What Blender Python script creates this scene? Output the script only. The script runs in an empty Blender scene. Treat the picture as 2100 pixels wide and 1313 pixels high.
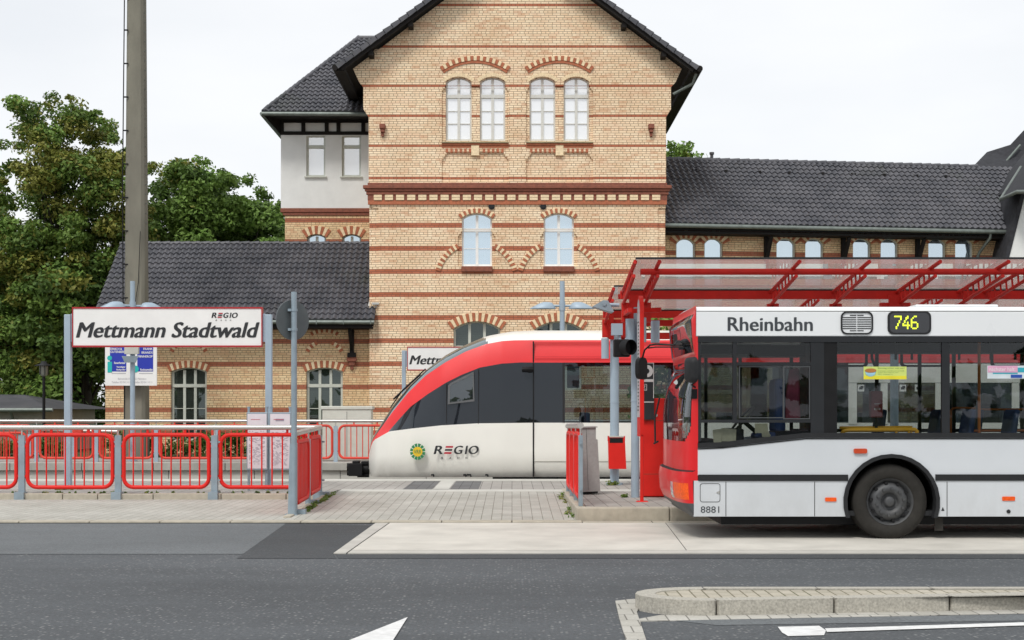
import bpy, bmesh, math, random
import numpy as np
from mathutils import Vector, Matrix
from mathutils.geometry import tessellate_polygon

# ---------------------------------------------------------------- camera, world, sun, exposure
SC = bpy.context.scene
COL = SC.collection
F = 2900.0; CH = 1.62; HY = 840.0; CX = 1050.0
cam_d = bpy.data.cameras.new('camera'); cam = bpy.data.objects.new('camera', cam_d); COL.objects.link(cam)
cam.location = (0, 0, CH); cam.rotation_euler = (math.radians(90), 0, 0)
cam_d.sensor_width = 36; cam_d.lens = 36*F/2100
cam_d.shift_y = (HY-656.5)/2100
cam_d.clip_end = 3000
SC.camera = cam
W = bpy.data.worlds.new('World'); SC.world = W; W.use_nodes = True
SUN_EL = math.radians(52); SUN_ROT = math.radians(205)
nt = W.node_tree; N = nt.nodes; L = nt.links
bg = N['Background']; bg.inputs[1].default_value = 0.12
sky = N.new('ShaderNodeTexSky'); sky.sky_type = 'NISHITA'; sky.sun_disc = False
sky.sun_elevation = SUN_EL; sky.sun_rotation = SUN_ROT
tc = N.new('ShaderNodeTexCoord'); cl = N.new('ShaderNodeTexNoise'); cl.inputs['Scale'].default_value = 2.2; cl.inputs['Detail'].default_value = 5
mp = N.new('ShaderNodeMapping'); mp.inputs['Scale'].default_value = (1, 1, 3)
L.new(tc.outputs['Generated'], mp.inputs[0]); L.new(mp.outputs[0], cl.inputs['Vector'])
rp = N.new('ShaderNodeValToRGB'); rp.color_ramp.elements[0].position = .3; rp.color_ramp.elements[1].position = .7
rp.color_ramp.elements[0].color = (5.55, 5.72, 5.95, 1); rp.color_ramp.elements[1].color = (6.75, 6.78, 6.8, 1)
L.new(cl.outputs[0], rp.inputs[0])
mx = N.new('ShaderNodeMix'); mx.data_type = 'RGBA'; mx.inputs[0].default_value = .93
L.new(sky.outputs[0], mx.inputs[6]); L.new(rp.outputs[0], mx.inputs[7]); L.new(mx.outputs[2], bg.inputs[0])
sd = bpy.data.lights.new('sun', 'SUN'); sd.energy = 1.5; sd.angle = math.radians(14); sd.color = (1, .97, .92)
so = bpy.data.objects.new('sun', sd); COL.objects.link(so)
az = math.radians(205)   # sun stands behind the camera, a little to the left
dirv = Vector((math.sin(az)*math.cos(SUN_EL), math.cos(az)*math.cos(SUN_EL), math.sin(SUN_EL)))
so.rotation_euler = dirv.to_track_quat('Z', 'Y').to_euler(); so.location = dirv*60
SC.view_settings.view_transform = 'Standard'; SC.view_settings.look = 'None'
SC.view_settings.exposure = 0.38; SC.view_settings.gamma = 1
SC.cycles.transparent_max_bounces = 24; SC.cycles.max_bounces = 10

# ---------------------------------------------------------------- helpers
R = random.Random(7)
def PX(px, D): return (px-CX)*D/F
def PZ(py, D): return CH+(HY-py)*D/F
def GD(py, z=0.0): return F*(CH-z)/(py-HY)          # depth of a ground point seen at row py
def GP(px, py, z=0.0):
    d = GD(py, z); return ((px-CX)*d/F, d)
def worg(o):
    v = Vector((0, 0, 0))
    while o: v += o.location; o = o.parent
    return v
class MB:
    def __init__(s, T=None): s.v = []; s.f = []; s.m = []; s.s = []; s.T = T
    def add(s, vs, fs, mi=0, sm=False):
        b = len(s.v); s.v += [tuple(v) for v in vs]
        for f in fs: s.f.append(tuple(b+i for i in f)); s.m.append(mi); s.s.append(sm)
    def box(s, x0, x1, y0, y1, z0, z1, mi=0):
        s.add([(x0,y0,z0),(x1,y0,z0),(x1,y1,z0),(x0,y1,z0),(x0,y0,z1),(x1,y0,z1),(x1,y1,z1),(x0,y1,z1)],
              [(0,3,2,1),(4,5,6,7),(0,1,5,4),(1,2,6,5),(2,3,7,6),(3,0,4,7)], mi)
    def pbox(s, p0, p1, q0, q1, D, th, mi=0):       # box given by picture extents at depth D, th thick behind it
        s.box(PX(p0, D), PX(p1, D), D, D+th, PZ(q1, D), PZ(q0, D), mi)
    def hexa(s, pts, mi=0): s.add(pts, [(0,3,2,1),(4,5,6,7),(0,1,5,4),(1,2,6,5),(2,3,7,6),(3,0,4,7)], mi)
    def bar(s, p0, p1, w, h, mi=0):                  # square bar between two points
        p0 = Vector(p0); p1 = Vector(p1); d = (p1-p0).normalized()
        up = Vector((0,0,1)) if abs(d.z) < .95 else Vector((0,1,0))
        a = d.cross(up).normalized()*w/2; b = a.cross(d).normalized()*h/2
        s.hexa([p0-a-b, p0+a-b, p1+a-b, p1-a-b, p0-a+b, p0+a+b, p1+a+b, p1-a+b], mi)
    def tube(s, pts, r, n=10, mi=0, closed=False, r2=None, caps=True):
        pts = [Vector(p) for p in pts]; m = len(pts); ring = []
        ref = None
        for i, p in enumerate(pts):
            if closed: d = (pts[(i+1) % m]-pts[i-1])
            else: d = pts[min(i+1, m-1)]-pts[max(i-1, 0)]
            d.normalize()
            if ref is None:
                ref = Vector((0,0,1)) if abs(d.z) < .9 else Vector((0,1,0))
            a = (ref-d*ref.dot(d)).normalized(); ref = a; b = d.cross(a)
            rr = r if r2 is None else r+(r2-r)*i/(m-1)
            ring.append([p+(a*math.cos(2*math.pi*k/n)+b*math.sin(2*math.pi*k/n))*rr for k in range(n)])
        vs = [q for rg in ring for q in rg]; fs = []
        for i in range(m if closed else m-1):
            j = (i+1) % m
            for k in range(n): fs.append((i*n+k, i*n+(k+1) % n, j*n+(k+1) % n, j*n+k))
        s.add(vs, fs, mi, True)
        if caps and not closed:
            s.add(ring[0], [tuple(range(n))], mi); s.add(ring[-1], [tuple(range(n))], mi)
    def prism(s, poly, y0, y1, mi=0, mside=None):     # polygon in x,z pushed along y
        n = len(poly)
        tri = tessellate_polygon([[Vector((a, b, 0)) for a, b in poly]])
        s.add([(a, y0, b) for a, b in poly], tri, mi); s.add([(a, y1, b) for a, b in poly], tri, mi)
        s.add([(a, y0, b) for a, b in poly]+[(a, y1, b) for a, b in poly], [(i, (i+1) % n, n+(i+1) % n, n+i) for i in range(n)], mi if mside is None else mside)
    def slab(s, poly, z0, z1, mi=0):                  # polygon in x,y pushed along z
        n = len(poly)
        tri = tessellate_polygon([[Vector((a, b, 0)) for a, b in poly]])
        s.add([(a, b, z1) for a, b in poly], tri, mi); s.add([(a, b, z0) for a, b in poly], tri, mi)
        s.add([(a, b, z0) for a, b in poly]+[(a, b, z1) for a, b in poly], [(i, (i+1) % n, n+(i+1) % n, n+i) for i in range(n)], mi)
    def prismx(s, poly, x0, x1, mi=0):                # polygon in y,z pushed along x
        n = len(poly)
        tri = tessellate_polygon([[Vector((a, b, 0)) for a, b in poly]])
        s.add([(x0, a, b) for a, b in poly], tri, mi); s.add([(x1, a, b) for a, b in poly], tri, mi)
        s.add([(x0, a, b) for a, b in poly]+[(x1, a, b) for a, b in poly], [(i, (i+1) % n, n+(i+1) % n, n+i) for i in range(n)], mi)
    def wall(s, outer, holes, y, depth, mi=0, back=False):
        allp = [outer]+holes
        tri = tessellate_polygon([[Vector((a, b, 0)) for a, b in p] for p in allp])
        flat = [q for p in allp for q in p]
        s.add([(a, y, b) for a, b in flat], tri, mi)
        if back: s.add([(a, y+depth, b) for a, b in flat], tri, mi)
        for p in allp:
            n = len(p)
            s.add([(a, y, b) for a, b in p]+[(a, y+depth, b) for a, b in p], [(i, (i+1) % n, n+(i+1) % n, n+i) for i in range(n)], mi)
    def ring(s, po, pi_, y, d, mi=0):
        n = len(po)
        s.add([(a, y, b) for a, b in po]+[(a, y, b) for a, b in pi_], [(i, (i+1) % n, n+(i+1) % n, n+i) for i in range(n)], mi)
        for p in (po, pi_): s.add([(a, y, b) for a, b in p]+[(a, y+d, b) for a, b in p], [(i, (i+1) % n, n+(i+1) % n, n+i) for i in range(n)], mi)
    def poly(s, pts, mi=0): s.add(pts, [tuple(range(len(pts)))], mi)
    def disc(s, c, ax, r, th, n=32, mi=0, sm=True):
        c = Vector(c); ax = Vector(ax).normalized(); s.tube([c, c+ax*th], r, n, mi)
    def lathe(s, c, prof, n=20, mi=0):                # prof: (r, z) around the vertical through c
        vs = []; fs = []
        for r, z in prof:
            for k in range(n): vs.append((c[0]+r*math.cos(2*math.pi*k/n), c[1]+r*math.sin(2*math.pi*k/n), c[2]+z))
        for i in range(len(prof)-1):
            for k in range(n): fs.append((i*n+k, i*n+(k+1) % n, (i+1)*n+(k+1) % n, (i+1)*n+k))
        s.add(vs, fs, mi, True)
    def build(s, name, mats, parent=None, bevel=0, seg=2, **tagkw):
        vs = s.v
        if s.T: vs = [s.T(*v) for v in vs]
        if not isinstance(mats, (list, tuple)): mats = [mats]
        me = bpy.data.meshes.new(name)
        if parent is None:
            a = np.array(vs); lo = a.min(0); hi = a.max(0); org = Vector(((lo[0]+hi[0])/2, (lo[1]+hi[1])/2, lo[2]))
        else: org = worg(parent)
        me.from_pydata([(v[0]-org.x, v[1]-org.y, v[2]-org.z) for v in vs], [], s.f)
        for mt in mats: me.materials.append(mt)
        me.polygons.foreach_set('material_index', s.m); me.polygons.foreach_set('use_smooth', s.s)
        me.update()
        o = bpy.data.objects.new(name, me); COL.objects.link(o)
        if parent is None: o.location = org
        else: o.parent = parent
        if bevel:
            b = o.modifiers.new('bevel', 'BEVEL'); b.width = bevel; b.segments = seg; b.limit_method = 'ANGLE'; b.angle_limit = math.radians(40)
        if tagkw: tag(o, **tagkw)
        return o
def comps(mb):      # one mesh per connected piece
    key = {}; rep = [key.setdefault(tuple(round(c, 4) for c in v), i) for i, v in enumerate(mb.v)]
    par = list(range(len(mb.v)))
    def fd(a):
        while par[a] != a: par[a] = par[par[a]]; a = par[a]
        return a
    for f in mb.f:
        for v in f[1:]: par[fd(rep[v])] = fd(rep[f[0]])
    gr = {}
    for k, f in enumerate(mb.f): gr.setdefault(fd(rep[f[0]]), []).append(k)
    out = []
    for idx in gr.values():
        q = MB(); used = sorted({v for k in idx for v in mb.f[k]}); mp_ = {v: i for i, v in enumerate(used)}
        q.v = [mb.v[v] for v in used]; q.f = [tuple(mp_[v] for v in mb.f[k]) for k in idx]; q.m = [mb.m[k] for k in idx]; q.s = [mb.s[k] for k in idx]; out.append(q)
    return out
def build_each(mb, name, mats, parent):
    T = mb.T
    for q in comps(mb): q.T = T; q.build(name, mats, parent)
def tag(o, label=None, cat=None, group=None, kind=None):
    if label: o['label'] = label
    if cat: o['category'] = cat
    if group: o['group'] = group
    if kind: o['kind'] = kind
    return o
def thing(name, label, cat, loc, group=None):
    o = bpy.data.objects.new(name, None); COL.objects.link(o); o.location = loc; o.empty_display_size = .2
    return tag(o, label, cat, group)
def struct(name, mb, mat, **k):
    o = mb.build(name, mat, **k); o['kind'] = 'structure'; return o
def copy_tree(o, parent=None):
    c = o.copy(); COL.objects.link(c); c.parent = parent
    for ch in [q for q in bpy.data.objects if q.parent == o]: copy_tree(ch, c)
    return c
def rrect(x0, x1, z0, z1, r, n=5):
    pts = []
    for cx, cz, a0 in ((x1-r, z0+r, -90), (x1-r, z1-r, 0), (x0+r, z1-r, 90), (x0+r, z0+r, 180)):
        for k in range(n+1):
            a = math.radians(a0+90*k/n); pts.append((cx+r*math.cos(a), cz+r*math.sin(a)))
    return pts
def text(parent, txt, x0, x1, z0, z1, Y, mat, shear=0, bold=0, name='lettering', th=.003, fn=None):
    fat = bold*(z1-z0)*1.1; bold = min(bold, .006)
    cu = bpy.data.curves.new('t', 'FONT'); cu.body = txt; cu.offset = 0 if fat > .002 else bold; cu.resolution_u = 4
    o = bpy.data.objects.new('t', cu); COL.objects.link(o)
    bpy.context.view_layer.update()
    me = o.to_mesh(); vs = [(v.co.x+v.co.y*shear, v.co.y) for v in me.vertices]; fs = [tuple(p.vertices) for p in me.polygons]
    o.to_mesh_clear(); bpy.data.objects.remove(o); bpy.data.curves.remove(cu)
    ax = min(v[0] for v in vs); bx = max(v[0] for v in vs); az_ = min(v[1] for v in vs); bz = max(v[1] for v in vs)
    m = MB(); V = [(x0+(v[0]-ax)/(bx-ax)*(x1-x0), Y, z0+(v[1]-az_)/(bz-az_)*(z1-z0)) for v in vs]
    for k, o_ in enumerate((-fat, -fat*.5, 0, fat*.5, fat) if fat > .002 else (0,)):
        V2 = [(v[0]+o_, v[1]-.0003*k, v[2]+o_*.25) for v in V]
        m.add([fn(*v) for v in V2] if fn else V2, fs)
    return m if parent is None else m.build(name, mat, parent)
def ptext(parent, txt, p0, p1, q0, q1, D, mat, **k):
    return text(parent, txt, PX(p0, D), PX(p1, D), PZ(q1, D), PZ(q0, D), D, mat, **k)

# ---------------------------------------------------------------- materials
MATS = {}
class NT:
    def __init__(s, name):
        s.mat = bpy.data.materials.new(name); s.mat.use_nodes = True; s.t = s.mat.node_tree
        s.b = s.t.nodes['Principled BSDF']; s.o = s.t.nodes['Material Output']
        g = s.t.nodes.new('ShaderNodeNewGeometry'); s.pos = g.outputs['Position']
    def n(s, typ, **k):
        q = s.t.nodes.new(typ)
        for a, v in k.items(): setattr(q, a, v)
        return q
    def l(s, a, b): s.t.links.new(a, b)
    def math(s, op, a, b=None, c=None):
        q = s.n('ShaderNodeMath', operation=op)
        for i, v in enumerate((a, b, c)):
            if v is None: continue
            if isinstance(v, (int, float)): q.inputs[i].default_value = v
            else: s.l(v, q.inputs[i])
        return q.outputs[0]
    def mix(s, fac, a, b, blend='MIX'):
        q = s.n('ShaderNodeMix', data_type='RGBA', blend_type=blend)
        for i, v in ((0, fac), (6, a), (7, b)):
            if isinstance(v, (int, float)): q.inputs[i].default_value = v
            elif isinstance(v, tuple): q.inputs[i].default_value = (*v[:3], 1)
            else: s.l(v, q.inputs[i])
        return q.outputs[2]
    def noise(s, scale, detail=4, vec=None, rough=.55, st=None):
        q = s.n('ShaderNodeTexNoise'); q.inputs['Scale'].default_value = scale; q.inputs['Detail'].default_value = detail; q.inputs['Roughness'].default_value = rough
        v = vec if vec is not None else s.pos
        if st:
            mpn = s.n('ShaderNodeMapping'); mpn.inputs['Scale'].default_value = st; s.l(v, mpn.inputs[0]); v = mpn.outputs[0]
        s.l(v, q.inputs['Vector']); return q.outputs[0]
    def ramp(s, fac, lo, hi, a=(0,0,0), b=(1,1,1)):
        q = s.n('ShaderNodeValToRGB'); e = q.color_ramp.elements
        e[0].position = lo; e[1].position = hi; e[0].color = (*a, 1); e[1].color = (*b, 1); s.l(fac, q.inputs[0]); return q.outputs[0]
    def bump(s, h, strength=.3, dist=.01):
        q = s.n('ShaderNodeBump'); q.inputs['Strength'].default_value = strength; q.inputs['Distance'].default_value = dist
        s.l(h, q.inputs['Height']); s.l(q.outputs[0], s.b.inputs['Normal'])
    def col(s, c): s.l(c, s.b.inputs['Base Color'])
    def set(s, **k):
        for a, v in k.items(): s.b.inputs[a.replace('_', ' ')].default_value = v
def pm(name, c, rough=.5, metal=0, var=.12, scale=6, bump=0, bs=60, coat=0, dirt=0, st=None, spec=.5, grime=None):
    if name in MATS: return MATS[name]
    t = NT(name)
    nz = t.noise(scale, 5, st=st)
    f = t.ramp(nz, .3, .7, (1-var,)*3, (1+var*.4,)*3)
    cc = t.mix(1.0, tuple(c), f, 'MULTIPLY')
    if dirt:
        d = t.ramp(t.noise(scale*.35, 7, rough=.7, st=(1, 1, .35)), .45, .75)
        cc = t.mix(t.math('MULTIPLY', d, dirt), cc, (.10, .09, .075))
    if grime:      # road dirt thrown up along the skirt
        sp = t.n('ShaderNodeSeparateXYZ'); t.l(t.pos, sp.inputs[0])
        g = t.math('MULTIPLY', t.ramp(sp.outputs[2], grime[0], grime[1], (1, 1, 1), (0, 0, 0)), t.ramp(t.noise(3, 7, rough=.75, st=(1, 1, .5)), .3, .75, (.25,)*3, (1,)*3))
        cc = t.mix(t.math('MULTIPLY', g, grime[2]), cc, (.16, .14, .11))
    t.col(cc)
    t.set(Roughness=rough, Metallic=metal); t.b.inputs['Specular IOR Level'].default_value = spec
    t.l(t.math('ADD', t.math('MULTIPLY', nz, .2), rough-.1), t.b.inputs['Roughness'])
    if coat: t.b.inputs['Coat Weight'].default_value = coat; t.b.inputs['Coat Roughness'].default_value = .06
    if bump: t.bump(t.noise(bs, 3), bump, .004)
    MATS[name] = t.mat; return t.mat
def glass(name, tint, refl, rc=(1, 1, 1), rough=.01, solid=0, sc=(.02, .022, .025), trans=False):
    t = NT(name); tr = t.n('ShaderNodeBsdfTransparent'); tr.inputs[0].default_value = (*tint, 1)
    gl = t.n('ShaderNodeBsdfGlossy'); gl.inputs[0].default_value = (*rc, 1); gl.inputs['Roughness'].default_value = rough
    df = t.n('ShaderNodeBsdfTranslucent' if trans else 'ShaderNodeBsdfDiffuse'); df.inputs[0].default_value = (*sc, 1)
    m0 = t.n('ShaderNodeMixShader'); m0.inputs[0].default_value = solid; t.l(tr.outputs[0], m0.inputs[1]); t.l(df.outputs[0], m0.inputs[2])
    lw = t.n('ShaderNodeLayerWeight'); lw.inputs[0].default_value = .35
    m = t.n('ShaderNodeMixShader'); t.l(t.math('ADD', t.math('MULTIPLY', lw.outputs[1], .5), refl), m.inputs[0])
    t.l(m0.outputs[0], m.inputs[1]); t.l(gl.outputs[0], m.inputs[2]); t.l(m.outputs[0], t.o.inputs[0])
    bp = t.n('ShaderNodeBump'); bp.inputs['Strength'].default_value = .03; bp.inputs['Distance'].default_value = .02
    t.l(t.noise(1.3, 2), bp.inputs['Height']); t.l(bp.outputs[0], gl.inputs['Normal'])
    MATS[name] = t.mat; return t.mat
Z0 = PZ(609, 47.5); CRS = .0775
BANDS = [(Z0+k*10*CRS, Z0+k*10*CRS+2*CRS) for k in range(-7, 4)]+[(Z0+n*CRS, Z0+(n+1)*CRS) for n in (51, 65, 78, 91, 108, 126)]+[(Z0+40*CRS, Z0+42*CRS)]
def brick_mat(name, bands, ca, cb, ra=(.33, .105, .055), rb=(.40, .15, .085), dark=0):
    t = NT(name); sp = t.n('ShaderNodeSeparateXYZ'); t.l(t.pos, sp.inputs[0])
    u = t.math('ADD', sp.outputs[0], sp.outputs[1]); v = t.math('SUBTRACT', sp.outputs[2], Z0)
    cb_ = t.n('ShaderNodeCombineXYZ'); t.l(u, cb_.inputs[0]); t.l(v, cb_.inputs[1])
    def br(c1, c2, mo):
        b = t.n('ShaderNodeTexBrick'); b.offset = .5; b.squash = .55; b.squash_frequency = 3
        b.inputs['Scale'].default_value = 1; b.inputs['Mortar Size'].default_value = .0095; b.inputs['Mortar Smooth'].default_value = .2
        b.inputs['Brick Width'].default_value = .262; b.inputs['Row Height'].default_value = CRS; b.inputs['Bias'].default_value = 0
        b.inputs['Color1'].default_value = (*c1, 1); b.inputs['Color2'].default_value = (*c2, 1); b.inputs['Mortar'].default_value = (*mo, 1)
        t.l(cb_.outputs[0], b.inputs['Vector']); return b
    by = br(ca, cb, (.31, .195, .115)); brd = br(ra, rb, (.20, .075, .045))
    # blotches of redder bricks, stretched sideways along the courses
    bl = t.ramp(t.noise(2.2, 6, rough=.7, st=(1, 1, 2.2)), .50, .72)
    pink = t.mix(t.math('MULTIPLY', bl, .5), by.outputs['Color'], (.74, .43, .27))
    # single odd bricks
    rowi = t.math('FLOOR', t.math('DIVIDE', v, CRS)); coli = t.math('FLOOR', t.math('DIVIDE', t.math('ADD', u, t.math('MULTIPLY', rowi, .131)), .262))
    c3 = t.n('ShaderNodeCombineXYZ'); t.l(rowi, c3.inputs[0]); t.l(coli, c3.inputs[1])
    wn = t.n('ShaderNodeTexWhiteNoise', noise_dimensions='2D'); t.l(c3.outputs[0], wn.inputs['Vector'])
    odd = t.ramp(wn.outputs['Value'], .86, .98); pink = t.mix(t.math('MULTIPLY', odd, .5), pink, (.60, .31, .17))
    mask = None
    for a, b in bands:
        q = t.math('COMPARE', sp.outputs[2], (a+b)/2, (b-a)/2)
        mask = q if mask is None else t.math('MAXIMUM', mask, q)
    cc = t.mix(mask, pink, brd.outputs['Color']) if mask is not None else pink
    di = t.ramp(t.noise(.7, 7, rough=.65), .42, .7, (1, 1, 1), (.86, .80, .74)); cc = t.mix(1.0, cc, di, 'MULTIPLY')
    st_ = t.ramp(t.noise(1.1, 6, rough=.75, st=(1.6, 1.6, .25)), .55, .8); cc = t.mix(t.math('MULTIPLY', st_, .40), cc, (.24, .17, .12))
    t.col(cc); t.set(Roughness=.75)
    t.bump(by.outputs['Fac'], -.35, .01)
    MATS[name] = t.mat; return t.mat
M_brick = brick_mat('yellow_brick', BANDS, (.97, .81, .58), (.90, .69, .46), (.43, .125, .055), (.50, .165, .085))
M_brick_low = brick_mat('ochre_brick', BANDS, (.88, .69, .41), (.76, .54, .30), (.38, .12, .055), (.44, .15, .08))
M_red = pm('red_brick', (.47, .15, .07), .75, var=.3, scale=14, bump=.3)
M_redd = pm('dark_red_brick', (.26, .085, .05), .75, var=.35, scale=10, bump=.3)
M_yel = pm('pale_brick', (.88, .70, .45), .75, var=.2, scale=12, bump=.3)
def tile_mat():
    t = NT('roof_tile'); a = t.noise(1.2, 4); b = t.noise(9, 4)
    c = t.mix(t.ramp(a, .35, .65), (.060, .062, .073), (.105, .104, .116)); c = t.mix(t.ramp(b, .55, .8), c, (.09, .08, .075))
    c = t.mix(t.math('MULTIPLY', t.ramp(t.noise(.5, 6, rough=.7), .58, .7), .35), c, (.05, .06, .035))
    t.col(c); t.set(Roughness=.48); t.bump(t.noise(40, 3), .15, .004); MATS['tile'] = t.mat; return t.mat
M_tile = tile_mat()
M_timber = pm('dark_timber', (.016, .014, .013), .75, var=.3, scale=8, spec=.2)
M_slate = pm('dark_slate', (.040, .041, .047), .8, var=.4, scale=7, spec=.3, bump=.4, bs=14)
M_gutter = pm('zinc_gutter', (.20, .23, .21), .45, .4, var=.25, scale=5)
M_stucco = pm('white_stucco', (.80, .81, .79), .9, var=.07, scale=2, bump=.3, bs=90, dirt=.06)
M_frame = pm('window_paint', (.66, .65, .60), .45, var=.08)
M_frameg = pm('grey_green_paint', (.58, .60, .53), .5, var=.1)
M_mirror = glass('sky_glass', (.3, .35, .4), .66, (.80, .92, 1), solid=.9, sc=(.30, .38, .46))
M_mirrorw = glass('white_pane_glass', (.3, .35, .4), .40, (1, 1, 1), solid=.97, sc=(.86, .88, .90))  # near-white diffuse body under a glossy layer
M_darkglass = glass('ground_floor_glass', (.2, .22, .22), .10, (.7, .8, .8), solid=.8, sc=(.035, .045, .04))
M_stone = pm('sill_stone', (.34, .29, .17), .85, var=.3, scale=9, dirt=.3)
M_plinth = pm('plinth_concrete', (.42, .41, .37), .9, var=.18, scale=3, bump=.4, dirt=.35)
M_kerb = pm('kerb_stone', (.46, .42, .34), .9, var=.16, scale=8, bump=.6, bs=120, dirt=.22)
M_pale = pm('pale_concrete', (.56, .55, .50), .9, var=.1, scale=2, bump=.4, bs=90, dirt=.15)
M_redp = pm('red_paint', (.70, .018, .012), .5, var=.12, scale=3, spec=.3)
M_redf = pm('faded_red_paint', (.72, .06, .035), .6, var=.18, scale=3)
M_redsh = pm('shelter_red', (.55, .016, .010), .55, var=.18, scale=4, spec=.3)
M_galv = pm('galvanised_steel', (.30, .37, .42), .45, .35, var=.15, scale=5, dirt=.06)
M_bluegrey = pm('bluegrey_paint', (.36, .45, .53), .5, .1, var=.1, scale=3, dirt=.08)
M_steel = pm('brushed_steel', (.56, .55, .52), .42, .85, var=.05, scale=2)
M_white = pm('white_paint', (.84, .84, .82), .4, var=.06, scale=2, dirt=.04)
M_black = pm('black_plastic', (.009, .009, .010), .6, var=.3, spec=.25)
M_ink = pm('black_lettering', (.02, .022, .025), .5, var=.1)
M_rubber = pm('tyre_rubber', (.032, .030, .027), .85, var=.25, scale=12, dirt=.12, spec=.2)
M_conc = pm('mast_concrete', (.215, .205, .165), .95, var=.22, scale=2.2, bump=.6, bs=45, dirt=.35, st=(1, 1, .3))
M_busw = pm('bus_white_paint', (.80, .82, .83), .3, var=.03, scale=1.5, coat=.3)
M_buss = pm('bus_silver_paint', (.62, .65, .68), .42, .0, var=.05, scale=.9, coat=.2, dirt=.04, grime=(.25, .95, .30))
M_busr = pm('bus_red_paint', (.66, .006, .010), .4, var=.05, scale=2, coat=.25)
M_trainw = pm('train_cream_paint', (.84, .83, .77), .35, var=.05, scale=1, coat=.3, dirt=.03, grime=(.02, .62, .45))
M_trainr = pm('train_red_paint', (.74, .018, .022), .45, var=.05, scale=2, coat=.15)
M_trim = pm('grey_rubber_trim', (.022, .023, .025), .6, var=.15, spec=.25)
M_band = pm('window_band', (.022, .024, .027), .5, var=.1, spec=.25)
M_greybin = pm('speckled_grey_steel', (.36, .36, .35), .6, .1, var=.12, scale=25)
M_orange = pm('orange_lens', (.85, .10, .005), .4, var=.25, scale=30, spec=.4)
M_lensr = pm('redorange_lens', (.55, .06, .015), .2, var=.1, coat=.5)
M_yelbar = pm('yellow_grab_bar', (1.0, .50, .02), .4, var=.05)
M_busglass = glass('bus_side_glass', (.56, .60, .60), .028, (.9, .95, 1))
M_screen = glass('windscreen_glass', (.36, .39, .39), .05, (.9, .95, 1))
M_trainglass = glass('train_tinted_glass', (.02, .02, .025), .055, (.75, .82, .9), solid=.9, sc=(.012, .013, .016))
M_trainclear = glass('train_window_glass', (.42, .47, .47), .05, (.8, .9, 1))
M_canopy = glass('canopy_glass', (.78, .76, .73), .07, (.9, .95, 1), solid=.30, sc=(.82, .81, .78), trans=True)
M_bark = pm('bark', (.035, .028, .02), .9, var=.4, scale=6, bump=.5)
# ---------------------------------------------------------------- ground materials
def asphalt(name, base, speck=.5, patch=.2, hi=(.20, .20, .19)):
    t = NT(name)
    v = t.n('ShaderNodeTexVoronoi'); v.inputs['Scale'].default_value = 30; t.l(t.pos, v.inputs['Vector'])
    sc = t.n('ShaderNodeSeparateColor'); t.l(v.outputs['Color'], sc.inputs[0])
    sp = t.ramp(sc.outputs[0], .72, .95); near = t.ramp(v.outputs['Distance'], .0, .5, (1, 1, 1), (0, 0, 0))
    big = t.noise(.45, 6, rough=.6, st=(.35, 1, 1)); mid = t.noise(5, 5, rough=.7); fine = t.noise(34, 4, rough=.8)
    c = t.mix(t.ramp(big, .35, .65), tuple(b*(1-patch) for b in base), tuple(b*(1+patch) for b in base))
    c = t.mix(1.0, c, t.ramp(fine, .3, .7, (.6,)*3, (1.4,)*3), 'MULTIPLY')
    c = t.mix(1.0, c, t.ramp(mid, .3, .7, (.9,)*3, (1.08,)*3), 'MULTIPLY')
    w = t.ramp(t.noise(.35, 5, rough=.6), .42, .62)
    f = t.math('MULTIPLY', t.math('MULTIPLY', sp, near), t.math('MINIMUM', 1, t.math('ADD', t.math('MULTIPLY', w, speck*1.5), speck*.35)))
    c = t.mix(f, c, hi)
    # hairline wheel marks and dark drips
    dr = t.ramp(t.noise(1.1, 8, rough=.8, st=(.6, 1.4, 1)), .66, .78); c = t.mix(t.math('MULTIPLY', dr, .25), c, (.022, .022, .022))
    t.col(c); t.set(Roughness=.82); t.bump(t.noise(110, 3), .5, .006); MATS[name] = t.mat; return t.mat
M_asph = asphalt('asphalt', (.070, .076, .082), 1.3, hi=(.36, .36, .35))
M_asphl = asphalt('worn_asphalt', (.122, .132, .138), .8, .12)
M_asphd = asphalt('fresh_asphalt', (.046, .050, .054), .4, .15)
def paver(name, bw, bh, c1, c2, mo, rot=0, ms=.006, off=.5, weed=.0):
    t = NT(name); m = t.n('ShaderNodeMapping'); m.inputs['Rotation'].default_value = (0, 0, math.radians(rot)); t.l(t.pos, m.inputs[0])
    b = t.n('ShaderNodeTexBrick'); b.offset = off; b.inputs['Scale'].default_value = 1; b.inputs['Mortar Size'].default_value = ms
    b.inputs['Brick Width'].default_value = bw; b.inputs['Row Height'].default_value = bh; b.inputs['Mortar Smooth'].default_value = .3
    for k, c in (('Color1', c1), ('Color2', c2), ('Mortar', mo)): b.inputs[k].default_value = (*c, 1)
    t.l(m.outputs[0], b.inputs['Vector'])
    c = t.mix(1.0, b.outputs['Color'], t.ramp(t.noise(.8, 7, rough=.7), .3, .7, (.78, .77, .75), (1.08, 1.08, 1.08)), 'MULTIPLY')
    c = t.mix(1.0, c, t.ramp(t.noise(50, 3), .3, .7, (.88,)*3, (1.08,)*3), 'MULTIPLY')
    if weed:
        g = t.math('MULTIPLY', t.math('SUBTRACT', 1, t.ramp(b.outputs['Fac'], .2, .8, (1, 1, 1), (0, 0, 0))), t.ramp(t.noise(1.5, 5), .5, .62))
        c = t.mix(t.math('MULTIPLY', g, weed), c, (.06, .085, .02))
    sp = t.ramp(t.noise(9, 6, rough=.8), .68, .74); c = t.mix(t.math('MULTIPLY', sp, .45), c, (.10, .09, .07))
    t.col(c); t.set(Roughness=.88); t.bump(b.outputs['Fac'], -.4, .008); MATS[name] = t.mat; return t.mat
M_pave = paver('concrete_pavers', .30, .15, (.485, .475, .43), (.425, .415, .375), (.23, .215, .185), 90, weed=.3)
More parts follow.
